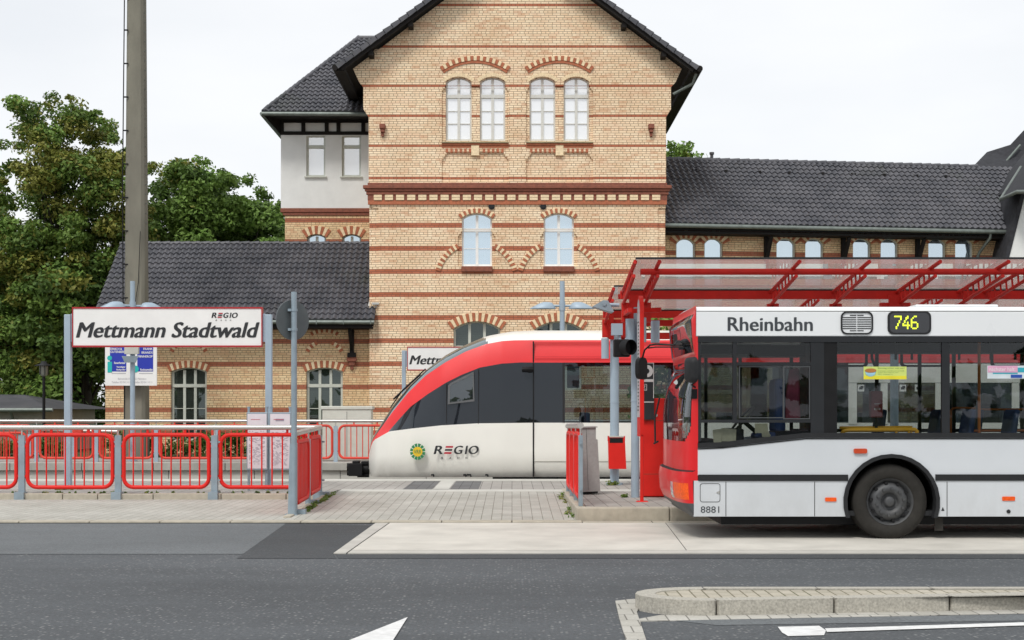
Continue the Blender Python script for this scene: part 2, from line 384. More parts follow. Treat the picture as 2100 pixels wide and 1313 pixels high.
M_pave2 = paver('platform_pavers', .30, .20, (.42, .40, .37), (.36, .34, .315), (.18, .17, .155), 90, .008)
M_paved = paver('dark_pavers', .30, .20, (.17, .17, .17), (.14, .14, .14), (.07, .07, .07), 90, .008)
M_isl = paver('island_pavers', .235, .105, (.48, .44, .36), (.42, .385, .31), (.17, .15, .10), 90, .008, weed=.4)
M_gutter_st = paver('gutter_stones', .16, .30, (.50, .485, .44), (.44, .425, .38), (.19, .18, .16), 0, .007)
M_slab = pm('bus_bay_concrete', (.60, .57, .51), .85, var=.14, scale=1.6, bump=.3, bs=120, dirt=.22)
M_slabd = pm('bay_border_concrete', (.50, .48, .435), .85, var=.12, scale=3, bump=.3, bs=120, dirt=.2)
M_mark = pm('road_marking_paint', (.74, .74, .73), .7, var=.16, scale=12, bump=.3, bs=100, dirt=.15)
M_joint = pm('joint_dark', (.05, .048, .044), .9)
M_gravel = pm('track_ballast', (.16, .14, .12), .95, var=.5, scale=18, bump=1, bs=25)
def grass_mat():
    t = NT('grass_green'); c = t.mix(t.ramp(t.noise(1.5, 7, rough=.7), .35, .65), (.035, .055, .018), (.075, .10, .03)); t.col(c); t.set(Roughness=.95); t.bump(t.noise(30, 4), .8, .03)
    MATS['grass'] = t.mat; return t.mat
M_grass = grass_mat()

# ---------------------------------------------------------------- ground
m = MB(); m.poly([(-900, -400, -.66), (900, -400, -.66), (900, 1500, -.66), (-900, 1500, -.66)]); struct('ground', m, M_grass)
m = MB(); m.box(-300, 300, -80, 20.06, -.65, 0); struct('road', m, M_asph)
def sheet(name, pts, mat, z=.004, th=None):
    m = MB()
    if th: m.slab(pts, z-th, z)
    else: m.poly([(a, b, z) for a, b in pts])
    return struct(name, m, mat)
a = GP(578, 1078.2); b = GP(486, 1146); c = GP(684, 1137.5); d = GP(762, 1078.2)
yl = GD(1137); sheet('worn_road_strip', [(-300, yl), (GP(498, 1137)[0], yl), (a[0], 20.05), (-300, 20.05)], M_asphl)
sheet('asphalt_patch', [b, (GP(690, 1146)[0], GD(1146)), c, d, (a[0], 20.05)], M_asphd)
sheet('asphalt_seam', [(GP(690, 1146)[0]+.02, GD(1146)), (40, GD(1146)), (40, GD(1137.5)), (c[0]+.02, GD(1137.5))], M_asphd)
y0 = GD(1136.5); y1 = 20.05
def lx(y, top, bot): return bot[0]+(y-bot[1])/(top[1]-bot[1])*(top[0]-bot[0])
e0 = GP(684, 1136.5); e1 = GP(765, 1078); g0 = GP(711, 1136.5); g1 = GP(793, 1078)
m = MB(); m.slab([(lx(y0, e1, e0), y0), (lx(y0, g1, g0)-.01, y0), (lx(y1, g1, g0)-.01, y1), (lx(y1, e1, e0), y1)], -.02, .012)
ys = GD(1131); m.slab([(lx(y0, g1, g0)+.01, y0), (60, y0), (60, ys), (lx(ys, g1, g0)+.01, ys)], -.02, .012); struct('bus_bay_border', m, M_slabd)
m = MB(); j0 = GP(1408, 1131); j1 = GP(1370, 1078); k0 = GP(2112, 1131); k1 = GP(2000, 1078)
edges = [(lx(ys+.02, g1, g0)+.006, lx(y1, g1, g0)+.006), (j0[0], j1[0]), (j0[0]+4.3, j1[0]+4.3), (j0[0]+9, j1[0]+9), (60, 60)]
for i in range(4): m.slab([(edges[i][0]+.006, ys+.02), (edges[i+1][0]-.006, ys+.02), (edges[i+1][1]-.006, y1), (edges[i][1]+.006, y1)], -.02, .014)
struct('bus_bay', m, M_slab)
m = MB(); m.slab([(lx(y0+.03, e1, e0)+.03, y0+.03), (60, y0+.03), (60, y1-.004), (lx(y1, e1, e0)+.03, y1-.004)], -.02, .006); struct('bus_bay_joints', m, M_joint)
# low kerb along the road
m = MB(); x = -60.0; i = 0
while x < 60:
    m.box(x+.006, x+.994, 20.06, 20.32, -.1, .035 if x < 0.9 else .02); x += 1.0
struct('road_kerb', m, M_kerb, bevel=.012)
m = MB(); m.box(-60, 60, 20.05, 20.33, -.6, .012); struct('kerb_bed', m, M_joint)
# pavement, ramped middle, raised platform
XS = -3.16   # line of the side railing
XI = .92     # left edge of the bus island
m = MB(); m.box(-300, XS-.08, 20.33, 24.98, -.65, .03); struct('pavement', m, M_pave)
m = MB(); m.hexa([(XS-.08, 20.33, -.65), (XI, 20.33, -.65), (XI, 25.62, -.65), (XS-.08, 25.62, -.65), (XS-.08, 20.33, .026), (XI, 20.33, .026), (XI, 25.62, .13), (XS-.08, 25.62, .13)]); struct('sloping_pavement', m, M_pave)
m = MB(); m.box(-300, XS-.08, 25.19, 26.3, -.65, .126); m.box(-300, 300, 26.3, 29.42, -.65, .13); struct('platform', m, M_pave2)
m = MB(); m.box(XS, 60, 25.62, 26.3, -.6, .134); m.box(-300, 300, 29.42, 30.2, -.65, .136); struct('platform_edge_line', m, M_pale)
m = MB()
for p0, p1 in ((838, 895), (930, 985)): m.poly([(PX(p0, 27.9), 26.34, .134), (PX(p1, 27.9), 26.34, .134), (PX(p1, 27.9), 29.38, .134), (PX(p0, 27.9), 29.38, .134)])
struct('dark_paver_strips', m, M_paved)
m = MB(); m.poly([(PX(897, 27.9), 26.34, .137), (PX(928, 27.9), 26.34, .137), (PX(928, 27.9), 29.38, .137), (PX(897, 27.9), 29.38, .137)]); struct('pale_paver_strip', m, M_pale)
m = MB()
x = XS-.205
k = 0
for i in range(26):
    w = (.62, 1.15, 1.2, .98)[i % 4]; m.box(x-w, x-.012, 24.98, 25.18, -.3, .126+.004*((i*7) % 3)); x -= w
y = 20.75
while y < 24.9: m.box(XS-.2, XS-.085, y, min(y+.98, 25.16), -.3, .06+.012*(y-20.7)); y += 1.0
struct('railing_kerb', m, M_kerb, bevel=.012)
# bus island
m = MB(); m.hexa([(XI+.16, 20.52, -.3), (60, 20.52, -.3), (60, 25.6, -.3), (XI+.16, 25.6, -.3), (XI+.16, 20.52, .208), (60, 20.52, .208), (60, 25.6, .14), (XI+.16, 25.6, .14)]); struct('bus_island', m, M_pave2)
m = MB(); x = XI
for i in range(30): m.box(x+.004, x+1.346, 20.33, 20.52, -.05, .212); x += 1.35
y = 20.53
while y < 25.5: m.box(XI, XI+.155, y+.004, y+.98, -.05, .212-.0135*(y-20.5)); y += .985
struct('bus_island_kerb', m, M_kerb, bevel=.02)
# track bed, rails, far platform
m = MB(); m.box(-300, 300, 30.2, 39.4, -.66, -.60); struct('track_bed', m, M_gravel)
m = MB()
for yy in (31.1, 32.55, 35.9, 37.35): m.box(-120, 120, yy, yy+.07, -.58, -.43)
struct('rails', m, pm('rail_steel', (.16, .10, .07), .5, .6))
m = MB(); x = -60
while x < 60: m.box(x, x+.25, 30.7, 33.1, -.6, -.585); m.box(x, x+.25, 35.4, 37.8, -.6, -.585); x += .62
struct('sleepers', m, M_plinth)
m = MB(); m.box(-300, 300, 39.61, 44.0, -.65, .12); struct('far_platform', m, M_pave2)
m = MB(); x = -60.0
while x < 60: m.box(x+.01, x+1.99, 39.42, 39.9, -.08, .135); x += 2.0
struct('far_platform_coping', m, M_plinth, bevel=.01)
m = MB(); x = -60.0
while x < 60: m.box(x+.008, x+2.39, 39.52, 39.6, -.65, -.085); x += 2.4
struct('far_platform_wall', m, M_pale)
m = MB(); m.box(-300, 300, 44.0, 300, -.65, .10); struct('station_yard', m, M_grass)

# traffic island bottom right
ZI = .125
fr = [GP(1437, 1232, ZI), GP(1687, 1226, ZI), GP(2100, 1220, ZI)]
def frl(x):   # front line of the island top
    p, q = fr[0], fr[2]; return p[1]+(x-p[0])/(q[0]-p[0])*(q[1]-p[1])
yb = GD(1203.5, ZI); nose = GP(1306, 1222, ZI); xe = 16.0
x0 = fr[0][0]; bk = GP(1500, 1204, ZI)
def nosearc(off=0, n=10):   # from the back edge round the nose to the front line
    c = ((nose[0]+x0)/2+.10, (yb+frl(x0))/2); pts = []
    rx = x0-nose[0]+.12-off; ry = (yb-frl(x0))/2-off; cx = x0+.12; cy = (yb+frl(x0))/2
    for k in range(n+1):
        a = math.pi/2+math.pi*k/n; pts.append((cx+rx*math.cos(a), cy+ry*math.sin(a)))
    return pts
o_ = nosearc(); i_ = nosearc(.16)
m = MB()
# kerb stones: nose in five curved stones, then straight ones on both sides
def kstone(m, oa, ob, ia, ib):
    m.hexa([(oa[0], oa[1], -.02), (ob[0], ob[1], -.02), (ib[0], ib[1], -.02), (ia[0], ia[1], -.02), (oa[0], oa[1], ZI), (ob[0], ob[1], ZI), (ib[0], ib[1], ZI), (ia[0], ia[1], ZI)])
n_ = len(o_)-1
m.slab(o_+i_[::-1], -.02, ZI)
x = o_[-1][0]+.006
first = True
while x < xe:
    x2 = x+.955; m.slab([(x+.005, frl(x)), (x2-.005, frl(x2)), (x2-.005, frl(x2)+.16), (x+.005, frl(x)+.16)], -.02, ZI)
    m.slab([(x+.005, yb-.12), (x2-.005, yb-.12), (x2-.005, yb), (x+.005, yb)], -.02, ZI); x = x2
M_isk = pm('exposed_kerb', (.47, .445, .385), .9, var=.35, scale=55, bump=1, bs=150, dirt=.2)
struct('traffic_island_kerb', m, M_isk, bevel=.028, seg=3)
m = MB(); m.slab(i_+[(xe, frl(xe)+.16), (xe, yb-.12)], -.02, ZI-.008); struct('traffic_island_paving', m, M_isl)
# stones in the gutter round the island
ge = [(frl_x, frl(frl_x)-.20) for frl_x in (x0-.45, xe)]
m = MB(); m.slab([(x0-.62, frl(x0)-.30), (xe, frl(xe)-.17), (xe, frl(xe)-.01), (x0, frl(x0)-.0), (x0-.3, frl(x0)+.05)], -.05, .008)
p = [GP(1262, 1236), GP(1290, 1262), GP(1330, 1325), GP(1345, 1350), GP(1315, 1350), GP(1282, 1313), GP(1268, 1270)]
m.slab([GP(1262, 1235), GP(1318, 1229), GP(1306, 1258), GP(1330, 1330), GP(1345, 1370), GP(1305, 1370), GP(1283, 1313), GP(1270, 1270)], -.05, .012)
struct('gutter', m, M_gutter_st)
sheet('tarmac_repair', [GP(1330, 1268), GP(1440, 1272), GP(2100, 1262), GP(2400, 1257), GP(2400, 1270), GP(1470, 1284)], M_asphl, .006)
sheet('inner_lane', [GP(1312, 1262), GP(1440, 1271), (xe, frl(xe)-.2), (xe, 5), GP(1400, 1600)], M_asph, .003)
sheet('lane_line', [GP(1595, 1288), GP(1680, 1286), GP(1694, 1295.5), GP(1640, 1300), GP(1615, 1306), GP(1604, 1300)], M_mark, .009)
sheet('lane_line', [GP(1692, 1291.5), GP(2100, 1279), GP(2500, 1267), GP(2500, 1272), GP(2100, 1285.5), GP(1696, 1299)], M_mark, .010)
sheet('lane_line', [GP(1604, 1299), GP(1694, 1295), GP(1690, 1305), GP(1616, 1307)], M_mark, .0085)
sheet('direction_arrow', [GP(836, 1268), GP(802, 1322), GP(770, 1330), GP(560, 1500), GP(500, 1480), GP(700, 1322)], M_mark, .009)

# ---------------------------------------------------------------- station building
D0 = 47.5
def sx(px, D=D0): return PX(px, D)
def sz(py, D=D0): return PZ(py, D)
def arch_poly(x0, x1, zb, zs, rise, n=10):
    w = x1-x0; pts = [(x0, zb), (x1, zb)]
    if rise < .01: return pts+[(x1, zs), (x0, zs)]
    Rr = (w*w/4+rise*rise)/(2*rise); cx = (x0+x1)/2; cz = zs+rise-Rr; h = math.asin(min(1, w/2/Rr))
    for k in range(n+1):
        a = h-2*h*k/n; pts.append((cx+Rr*math.sin(a), cz+Rr*math.cos(a)))
    return pts
def voussoirs(m, cx, cz, ri, ro, a0, a1, n, y, th, ma=0, mb_=1, gap=0):
    for k in range(n):
        b0 = a0+(a1-a0)*(k+.04)/n; b1 = a0+(a1-a0)*(k+.96)/n
        q = [(cx+r*math.sin(b), cz+r*math.cos(b)) for r, b in ((ri, b0), (ri, b1), (ro, b1), (ro, b0))]
        m.prism(q, y-th, y+.02, ma if k % 2 == 0 else mb_)
def seg_arch(m, x0, x1, zs, rise, t, n, y, th, ri_add=0, ma=0, mb_=1):
    w = x1-x0; Rr = (w*w/4+rise*rise)/(2*rise); cx = (x0+x1)/2; cz = zs+rise-Rr; h = math.asin(min(1, w/2/Rr))
    voussoirs(m, cx, cz, Rr+ri_add, Rr+ri_add+t, -h*1.06, h*1.06, n, y, th, ma, mb_)
def window(parent, x0, x1, zb, zs, rise, y, fm, gm, trans=(), bars=(), mull=(.5,), ft=.07, T=None, sill=None, label=None):
    m = MB(T); po = arch_poly(x0, x1, zb, zs, rise); pi_ = arch_poly(x0+ft, x1-ft, zb+ft, zs-ft*.3, max(rise*.9, 0) if rise > .01 else 0)
    m.ring(po, pi_, y, .07)
    zt = zs+rise-ft
    for f in mull:
        xm = x0+(x1-x0)*f; m.box(xm-.045, xm+.045, y-.012, y+.06, zb+ft*.6, zt)
    for z in trans: m.box(x0+.02, x1-.02, y-.025, y+.06, z-.055, z+.055)
    for z in bars: m.box(x0+ft*.8, x1-ft*.8, y+.008, y+.05, z-.012, z+.012)
    # inner casement frames
    w = m.build('window', fm, parent)
    if label: w['label'] = label
    g = MB(T); gp = arch_poly(x0+ft*.5, x1-ft*.5, zb+ft*.5, zs-ft*.2, rise*.9); tri = tessellate_polygon([[Vector((a, b, 0)) for a, b in gp]])
    g.add([(a, y+.045, b) for a, b in gp], tri); g.build('pane', gm, w)
    if sill:
        s_ = MB(T); s_.box(x0-.06, x1+.06, y-sill, y+.02, zb-.05, zb-.003); s_.build('sill', fm, w)
    return w
SB = thing('station_building', 'yellow and red banded brick station with steep dark tiled gables, behind the train', 'building', (0, 50, .1))

# main gabled block: front skin with recessed panels, brick behind with window openings
gx0, gx1 = sx(756), sx(1366)
outer = [(sx(776), 0), (sx(1350), 0), (sx(1350), sz(404)), (gx1, sz(404)), (gx1, sz(240)), (sx(1376), sz(224)), (sx(1376), sz(179)), (sx(1386), sz(168)), (sx(1398), sz(141)), (sx(1061), sz(-112)), (sx(724), sz(141)), (sx(736), sz(168)), (sx(745), sz(179)), (sx(745), sz(224)), (gx0, sz(240)), (gx0, sz(404)), (sx(776), sz(404))]
def stepped(x0, x1, z0, z1, s, n, top=True):
    """panel outline with corbelled upper corners"""
    pts = [(x0, z0), (x1, z0)]; h = CRS
    for k in range(n):
        zz = z1-(n-k)*h; pts += [(x1-k*s, zz), (x1-(k+1)*s, zz)]
    pts += [(x1-n*s, z1), (x0+n*s, z1)]
    for k in range(n-1, -1, -1):
        zz = z1-(n-k)*h; pts += [(x0+(k+1)*s, zz), (x0+k*s, zz)]
    return pts
panels = []
for a, b in ((906, 1043), (1079, 1216)):
    panels.append(stepped(sx(a), sx(b), sz(374), sz(312), .055, 3))
    x0_, x1_ = sx(a), sx(b)
    panels.append(stepped(x0_, x1_, sz(291), sz(176), .05, 2)[:])
for a, b in ((939, 1016), (1108, 1184)): panels.append(stepped(sx(a), sx(b), sz(546), sz(470), .05, 3))
wins_up = [(914, 967), (984, 1036), (1086, 1139), (1156, 1208)]
wins_lo = [(947, 1009), (1115, 1177)]; wins_gr = [(930, 1026), (1098, 1193)]
# in the front skin the window parts outside the panels are openings too
extra = []
for a, b in wins_up: extra.append(arch_poly(sx(a), sx(b), sz(175.9), sz(167), 9.5*D0/F))
for a, b in wins_lo: extra.append(arch_poly(sx(a), sx(b), sz(469.9), sz(447), (447-437)*D0/F))
for a, b in wins_gr: extra.append(arch_poly(sx(a), sx(b), sz(800), sz(674), (674-659)*D0/F))
m = MB(); m.wall(outer, panels+extra, D0, .07)
lay2 = [arch_poly(sx(a), sx(b), sz(288), sz(167), 9.5*D0/F) for a, b in wins_up]+[arch_poly(sx(a), sx(b), sz(546), sz(447), 10*D0/F) for a, b in wins_lo]+[arch_poly(sx(a), sx(b), sz(800), sz(674), 15*D0/F) for a, b in wins_gr]
m.wall([(gx0+.02, .0), (gx1-.02, .0), (gx1-.02, sz(100)), (gx0+.02, sz(100))], lay2, D0+.07, .17)
m.box(gx0, gx0+.2, D0+.3, 57, 0, sz(141)); m.box(gx1-.2, gx1, D0+.3, 57, 0, sz(141)); m.box(gx0, gx1, 57, 57.2, 0, sz(141))
m.box(sx(764.5), sx(776), D0+.05, D0+.3, 0, sz(425)); m.box(sx(1350), sx(1364), D0+.05, D0+.3, 0, sz(425))
m.build('wall', M_brick, SB)
# corbel brackets of brick at the skirt of the gable
m = MB()
for s in (-1, 1):
    e = sx(776) if s < 0 else sx(1350); f = sx(764) if s < 0 else sx(1365)
    for k in range(3): m.box(min(e, f+s*-.0), max(e, f), D0+.0-.0*k, D0+.06, sz(404)-.28+.09*k-.09, sz(404)-.28+.09*k-.01)
build_each(m, 'corbel', M_brick, SB)
# cornice
m = MB()
ex = .09
for z0_, z1_, pr in ((sz(381), sz(375), .03), (sz(388), sz(381), .16), (sz(393), sz(388), .11), (sz(400), sz(393), .07)):
    m.box(gx0-pr*1.1, gx1+pr*1.1, D0-pr, D0+.05, z0_, z1_-.002)
m.build('cornice', M_redd, SB, bevel=.015)
m = MB(); m.box(gx0-.03, gx1+.03, D0-.04, D0+.03, sz(411.5), sz(400)-.002); m.build('dentil_back', M_redd, SB)
m = MB(); p = 767.0
while p < 1356:
    if p+16 < 1362:
        m.box(sx(p), sx(p+16.5), D0-.085, D0-.041, sz(405.5), sz(400.5)); m.box(sx(p), sx(p+16.5), D0-.085, D0-.041, sz(411.2), sz(406.2))
    p += 22.8
m.build('dentils', M_yel, SB)
m = MB(); m.box(gx0-.02, gx1+.02, D0-.055, D0+.03, sz(420), sz(411.7)); m.build('cornice_band', M_red, SB)
# arches over windows
for a, b in ((907, 1042), (1081, 1213)):
    m = MB(); x0_, x1_ = sx(a+4), sx(b-4); rise = (148-128)*D0/F
    w = x1_-x0_; Rr = (w*w/4+rise*rise)/(2*rise); cx_ = (x0_+x1_)/2; cz_ = sz(150)+rise-Rr; h = math.asin(w/2/Rr)
    N_ = 24
    for k in range(N_):
        b0 = -h*1.01+2*h*1.01*k/N_; b1 = b0+2*h*1.01/N_
        m.prism([(cx_+r*math.sin(bb), cz_+r*math.cos(bb)) for r, bb in ((Rr, b0), (Rr, b1), (Rr+.085, b1), (Rr+.085, b0))], D0-.03, D0+.02, 0)
    voussoirs(m, cx_, cz_, Rr+.087, Rr+.24, -h*1.01, h*1.01, 23, D0, .05)
    m.build('relief_arch', [M_red, M_yel], SB)
for a, b in wins_up: m = MB(); seg_arch(m, sx(a), sx(b), sz(167), 9.5*D0/F, .12, 13, D0, .012, .005, 0, 0); m.build('window_arch', [M_yel], SB)
for a, b in wins_lo: m = MB(); seg_arch(m, sx(a), sx(b), sz(447), 10*D0/F, .15, 15, D0, .04); m.build('window_arch', [M_red, M_yel], SB)
for a, b in wins_gr: m = MB(); seg_arch(m, sx(a), sx(b), sz(674), 15*D0/F, .28, 19, D0, .04); m.build('window_arch', [M_red, M_yel], SB)
for cxp, lo in ((977, 1), (1146, 1)):
    for s in (-1, 1):
        a0 = math.radians(27)*s; a1 = math.radians(74)*s
        m = MB(); voussoirs(m, sx(cxp), sz(578), 77*D0/F, 87*D0/F, a0, a1, 13, D0, .045); m.build('relief_arch', [M_red, M_yel], SB)
m = MB()
for a, b in ((906, 1043), (1079, 1216)):
    m.hexa([(sx(a), D0-.09, sz(294)), (sx(b), D0-.09, sz(294)), (sx(b), D0+.14, sz(294)), (sx(a), D0+.14, sz(294)), (sx(a), D0-.09, sz(292)), (sx(b), D0-.09, sz(292)), (sx(b), D0+.14, sz(288.6)), (sx(a), D0+.14, sz(288.6))])
m.build('ledge', M_stone, SB)
m = MB()
for a, b in ((906, 1043), (1079, 1216)):
    p = a+8.0
    while p < b-8:
        if abs(p-(a+b)/2) > 10: m.box(sx(p), sx(p+5), D0-.01, D0+.07, sz(313), sz(305))
        p += 9.5
    m.box(sx(a), sx(b), D0-.05, D0+.07, sz(298), sz(294.1)); m.box(sx(a), sx(b), D0-.012, D0+.07, sz(303.5), sz(298.1))
m.build('brick_frieze', M_red, SB)
m = MB()
for a, b in ((906, 1043), (1079, 1216)): m.box(sx((a+b)/2-8), sx((a+b)/2+8), D0-.03, D0+.07, sz(319), sz(298))
build_each(m, 'keystone', M_yel, SB)
for a, b in wins_lo:
    m = MB(); m.box(sx(a-1), sx(b+1), D0-.09, D0+.07, sz(558), sz(546.5)); m.build('sill', M_redd, SB, bevel=.02)
for k, (a, b) in enumerate(wins_up):
    window(SB, sx(a), sx(b), sz(287), sz(167), 9.5*D0/F, D0+.17, M_frame, M_mirrorw, trans=(sz(196),), bars=(sz(226), sz(252)), ft=.06, sill=.05)
for k, (a, b) in enumerate(wins_lo):
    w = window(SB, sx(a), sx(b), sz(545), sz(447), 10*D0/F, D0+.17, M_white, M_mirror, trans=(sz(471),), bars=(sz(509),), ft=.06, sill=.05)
for a, b in wins_gr:
    window(SB, sx(a), sx(b), sz(800), sz(674), 15*D0/F, D0+.2, M_frameg, M_darkglass, trans=(sz(712),), bars=(sz(750),), mull=(.34, .66), ft=.07)
# anchors, vents
for p in (785, 1335):
    m = MB(); m.box(sx(p-6), sx(p+6), D0-.2, D0+.01, sz(266), sz(256)); m.box(sx(p-4), sx(p+4), D0-.16, D0+.01, sz(273), sz(266.1)); m.box(sx(p-3), sx(p+3), D0-.1, D0+.01, sz(281), sz(273.1)); m.build('stone_bracket', M_redd, SB, bevel=.02)
for p in (1008, 1114):
    m = MB(); m.tube([(sx(p), D0-.05, sz(424)), (sx(p), D0+.01, sz(424))], .105, 20); m.tube([(sx(p), D0-.07, sz(424)), (sx(p), D0-.04, sz(424))], .06, 16); m.build('round_vent', M_trim, SB)

def tiled(name, O, U, V, wd, ln, mat, parent, clip=None, cw=.205, rl=.30, T=None, extra_end=True):
    """pantile sheet: O lower left corner, U along the eave, V up the slope"""
    U = Vector(U).normalized(); V = Vector(V).normalized(); Nn = U.cross(V).normalized()
    if Nn.z < 0: Nn = -Nn
    prof = [0, .35, .8, 1, .85, .45, .12, 0]; nc = int(wd/cw)+1; nr = int(ln/rl)+1
    us = []; hs = []
    for c in range(nc):
        for k in range(7): us.append((c+k/7)*cw); hs.append(prof[k]*.068)
    us.append(nc*cw); hs.append(0)
    us = [min(u, wd) for u in us]; rr = random.Random(3)
    vs = []; fs = []; nu = len(us)
    for r in range(nr):
        v0 = r*rl; v1 = min((r+1)*rl+.02, ln)
        if v0 >= ln: break
        for vv, lift in ((v0, -.01), (v0, .045), (v1, .0)):
            for i, u in enumerate(us):
                j = (rr.random()-.5)*.006
                vs.append(Vector(O)+U*u+V*(vv+j)+Nn*(hs[i]*(1 if lift > 0 or vv == v1 else .0)+lift))
        b = (r*3)*nu
        for q in (0, 1):
            for i in range(nu-1):
                if us[i+1] <= us[i]: continue
                if clip:
                    uc = (us[i]+us[i+1])/2; vc = v0+rl/2
                    if not clip(uc, vc): continue
                fs.append((b+q*nu+i, b+q*nu+i+1, b+(q+1)*nu+i+1, b+(q+1)*nu+i))
    m = MB(T); m.add(vs, fs, 0, False); return m.build(name, mat, parent)
# main roof: two slabs with a front overhang, dark underside
OV = D0-.62; apx = PX(1061, OV); apz = PZ(-137, OV); ea = (PX(690, OV), PZ(134, OV)); eb = (PX(1432, OV), PZ(137, OV)); BK = 57.6
for s, e in ((-1, ea), (1, eb)):
    dx, dz = e[0]-apx, e[1]-apz; l_ = math.hypot(dx, dz); nx, nz_ = -dz/l_*s, dx/l_*s
    if nz_ > 0: nx, nz_ = -nx, -nz_
    m = MB(); t = .10; t2 = .26
    q0 = (apx, apz); q1 = e; kick = (e[0]+(.0), e[1])
    m.prism([q0, q1, (q1[0]+nx*t, q1[1]+nz_*t), (q0[0], q0[1]-t*1.25)], OV, BK); rf = m.build('roof', M_tile, SB)
    m = MB(); o1 = (q1[0]+nx*t*1.05-dx/l_*.06, q1[1]+nz_*t*1.05-dz/l_*.06)
    m.prism([(q0[0], q0[1]-t*1.3), o1, (o1[0]+nx*.13, o1[1]+nz_*.13), (q0[0], q0[1]-t*1.3-.17)], OV+.05, OV+.11)
    m.prism([(q0[0], q0[1]-t*1.3), o1, (o1[0]+nx*.05, o1[1]+nz_*.05), (q0[0], q0[1]-t*1.3-.07)], OV+.12, BK)
    # purlin ends
    for f in (.28, .62, .84):
        c = (q0[0]+dx*f+nx*(t+.17), q0[1]+dz*f+nz_*(t+.17)-.02); m.box(c[0]-.08, c[0]+.08, OV+.13, D0+.05, c[1]-.1, c[1]+.08)
    m.build('verge_board', M_timber, rf)
    m = MB(); n = int(l_/.31)
    for k in range(n):       # overlapping verge tiles
        f0 = k/n; f1 = (k+1.15)/n; a_ = (apx+dx*f0, apz+dz*f0+.01); b_ = (apx+dx*f1, apz+dz*f1+.055)
        m.prism([a_, b_, (b_[0]+nx*.17, b_[1]+nz_*.17), (a_[0]+nx*.12, a_[1]+nz_*.12)], OV-.03, OV+.045)
    m.build('verge_tiles', M_tile, rf)
    m = MB(); m.tube([(e[0]+s*.05, OV, e[1]-.06), (e[0]+s*.05, BK, e[1]-.06)], .105, 10); m.box(min(e[0], e[0]-s*.25), max(e[0], e[0]-s*.25), OV+.1, BK, e[1]-.16, e[1]-.02)
    m.build('gutter', M_timber, rf)
    if s > 0: m = MB(); m.tube([(e[0]-.03, OV+.3, e[1]-.15), (e[0]-.12, OV+.5, e[1]-.45), (gx1+.25, D0+.1, sz(192))], .05, 8); m.build('downpipe', M_gutter, rf)

# left wing
DW = 48.0; EV = 47.1; RD = 50.6
ez = PZ(657, EV); rz = PZ(501, RD); xl = PX(187, EV); xr = PX(769, EV)
wl = PX(216, DW); wr = PX(772, DW)
win_l = [(350, 424), (628, 703)]
m = MB(); holes = [arch_poly(PX(a, DW), PX(b, DW), PZ(905, DW), PZ(762, DW), 8*DW/F) for a, b in win_l]
m.wall([(wl, 0), (wr, 0), (wr, ez+.25), (wl, ez+.25)], holes, DW, .3)
m.box(wl, wl+.3, DW+.3, 53.2, 0, ez+.25); m.box(wl, wr, 53.2, 53.4, 0, ez+.25)
m.add([(wl, DW, ez+.25), (wl, 53.4, ez+.25), (wl, RD, rz-.1)], [(0, 1, 2)])
wlow = m.build('wall', M_brick_low, SB, label='wall of the low left wing with two arched windows')
for a, b in win_l:
    m = MB(); c = (a+b)/2
    seg_arch(m, PX(a, DW), PX(b, DW), PZ(762, DW), 8*DW/F, .235, 15, DW, .03); m.build('window_arch', [M_red, M_yel], SB)
    for s in (-1, 1): m = MB(); voussoirs(m, PX(c, DW), PZ(740, DW), 36*DW/F, 44*DW/F, math.radians(22)*s, math.radians(62)*s, 5, DW, .04); m.build('relief_arch', [M_red, M_yel], SB)
    m = MB()
    voussoirs(m, PX(c, DW), PZ(730, DW), 48*DW/F, 56*DW/F, -math.radians(32), math.radians(32), 11, DW, .04)
    m.build('relief_arch', [M_red, M_yel], SB)
for a, b in win_l: window(SB, PX(a, DW), PX(b, DW), PZ(905, DW), PZ(762, DW), 8*DW/F, DW+.14, M_frameg, M_darkglass, trans=(PZ(791, DW),), bars=(PZ(838, DW),), mull=(.36, .66), ft=.085)
sl = math.hypot(RD-EV, rz-ez)
tl = tiled('roof', (xl, EV, ez), (1, 0, 0), (0, RD-EV, rz-ez), xr-xl-.02, sl, M_tile, SB)
tiled('tile_sheet', (xl, 2*RD-EV, ez), (1, 0, 0), (0, EV-RD, rz-ez), xr-xl-.02, sl, M_tile, tl)
m = MB(); m.prismx([(EV+.05, ez-.06), (RD, rz-.06), (2*RD-EV-.05, ez-.06), (2*RD-EV-.05, ez-.2), (RD, rz-.2), (EV+.05, ez-.2)], xl+.05, xr-.05); m.build('roof_deck', M_timber, tl)
m = MB()
x = xl
while x < PX(758, RD): m.tube([(x, RD, rz-.01), (x+.37, RD, rz+.02)], .095, 10); x += .355
m.build('ridge_tiles', M_tile, tl)
m = MB(); m.tube([(xl-.05, EV-.06, ez-.05), (xr-.02, EV-.06, ez-.07)], .07, 10); 
x = xl+.3
while x < xr: m.box(x, x+.03, EV-.14, EV+.1, ez-.14, ez-.02); x += .9
m.build('gutter', M_gutter, tl)
m = MB(); m.box(xl+.1, xr-.1, EV+.02, DW+.02, ez-.26, ez-.2)
for p in (722,): 
    x = PX(p, DW); m.box(x-.07, x+.07, DW-.14, DW-.002, ez-1.05, ez-.27); m.bar((x, DW-.1, ez-.95), (x, EV+.15, ez-.3), .1, .1); m.box(x-.14, x+.14, DW-.2, DW-.003, ez-1.2, ez-1.05)
m.build('eave_timber', M_timber, tl)
for p in (722,):
    x = PX(p, DW); m = MB(); m.box(x-.16, x+.16, DW-.16, DW+.01, ez-1.34, ez-1.205); m.box(x-.1, x+.1, DW-.12, DW+.01, ez-1.48, ez-1.345); m.box(x-.05, x+.05, DW-.08, DW+.01, ez-1.62, ez-1.485); m.build('stone_bracket', M_redd, SB)
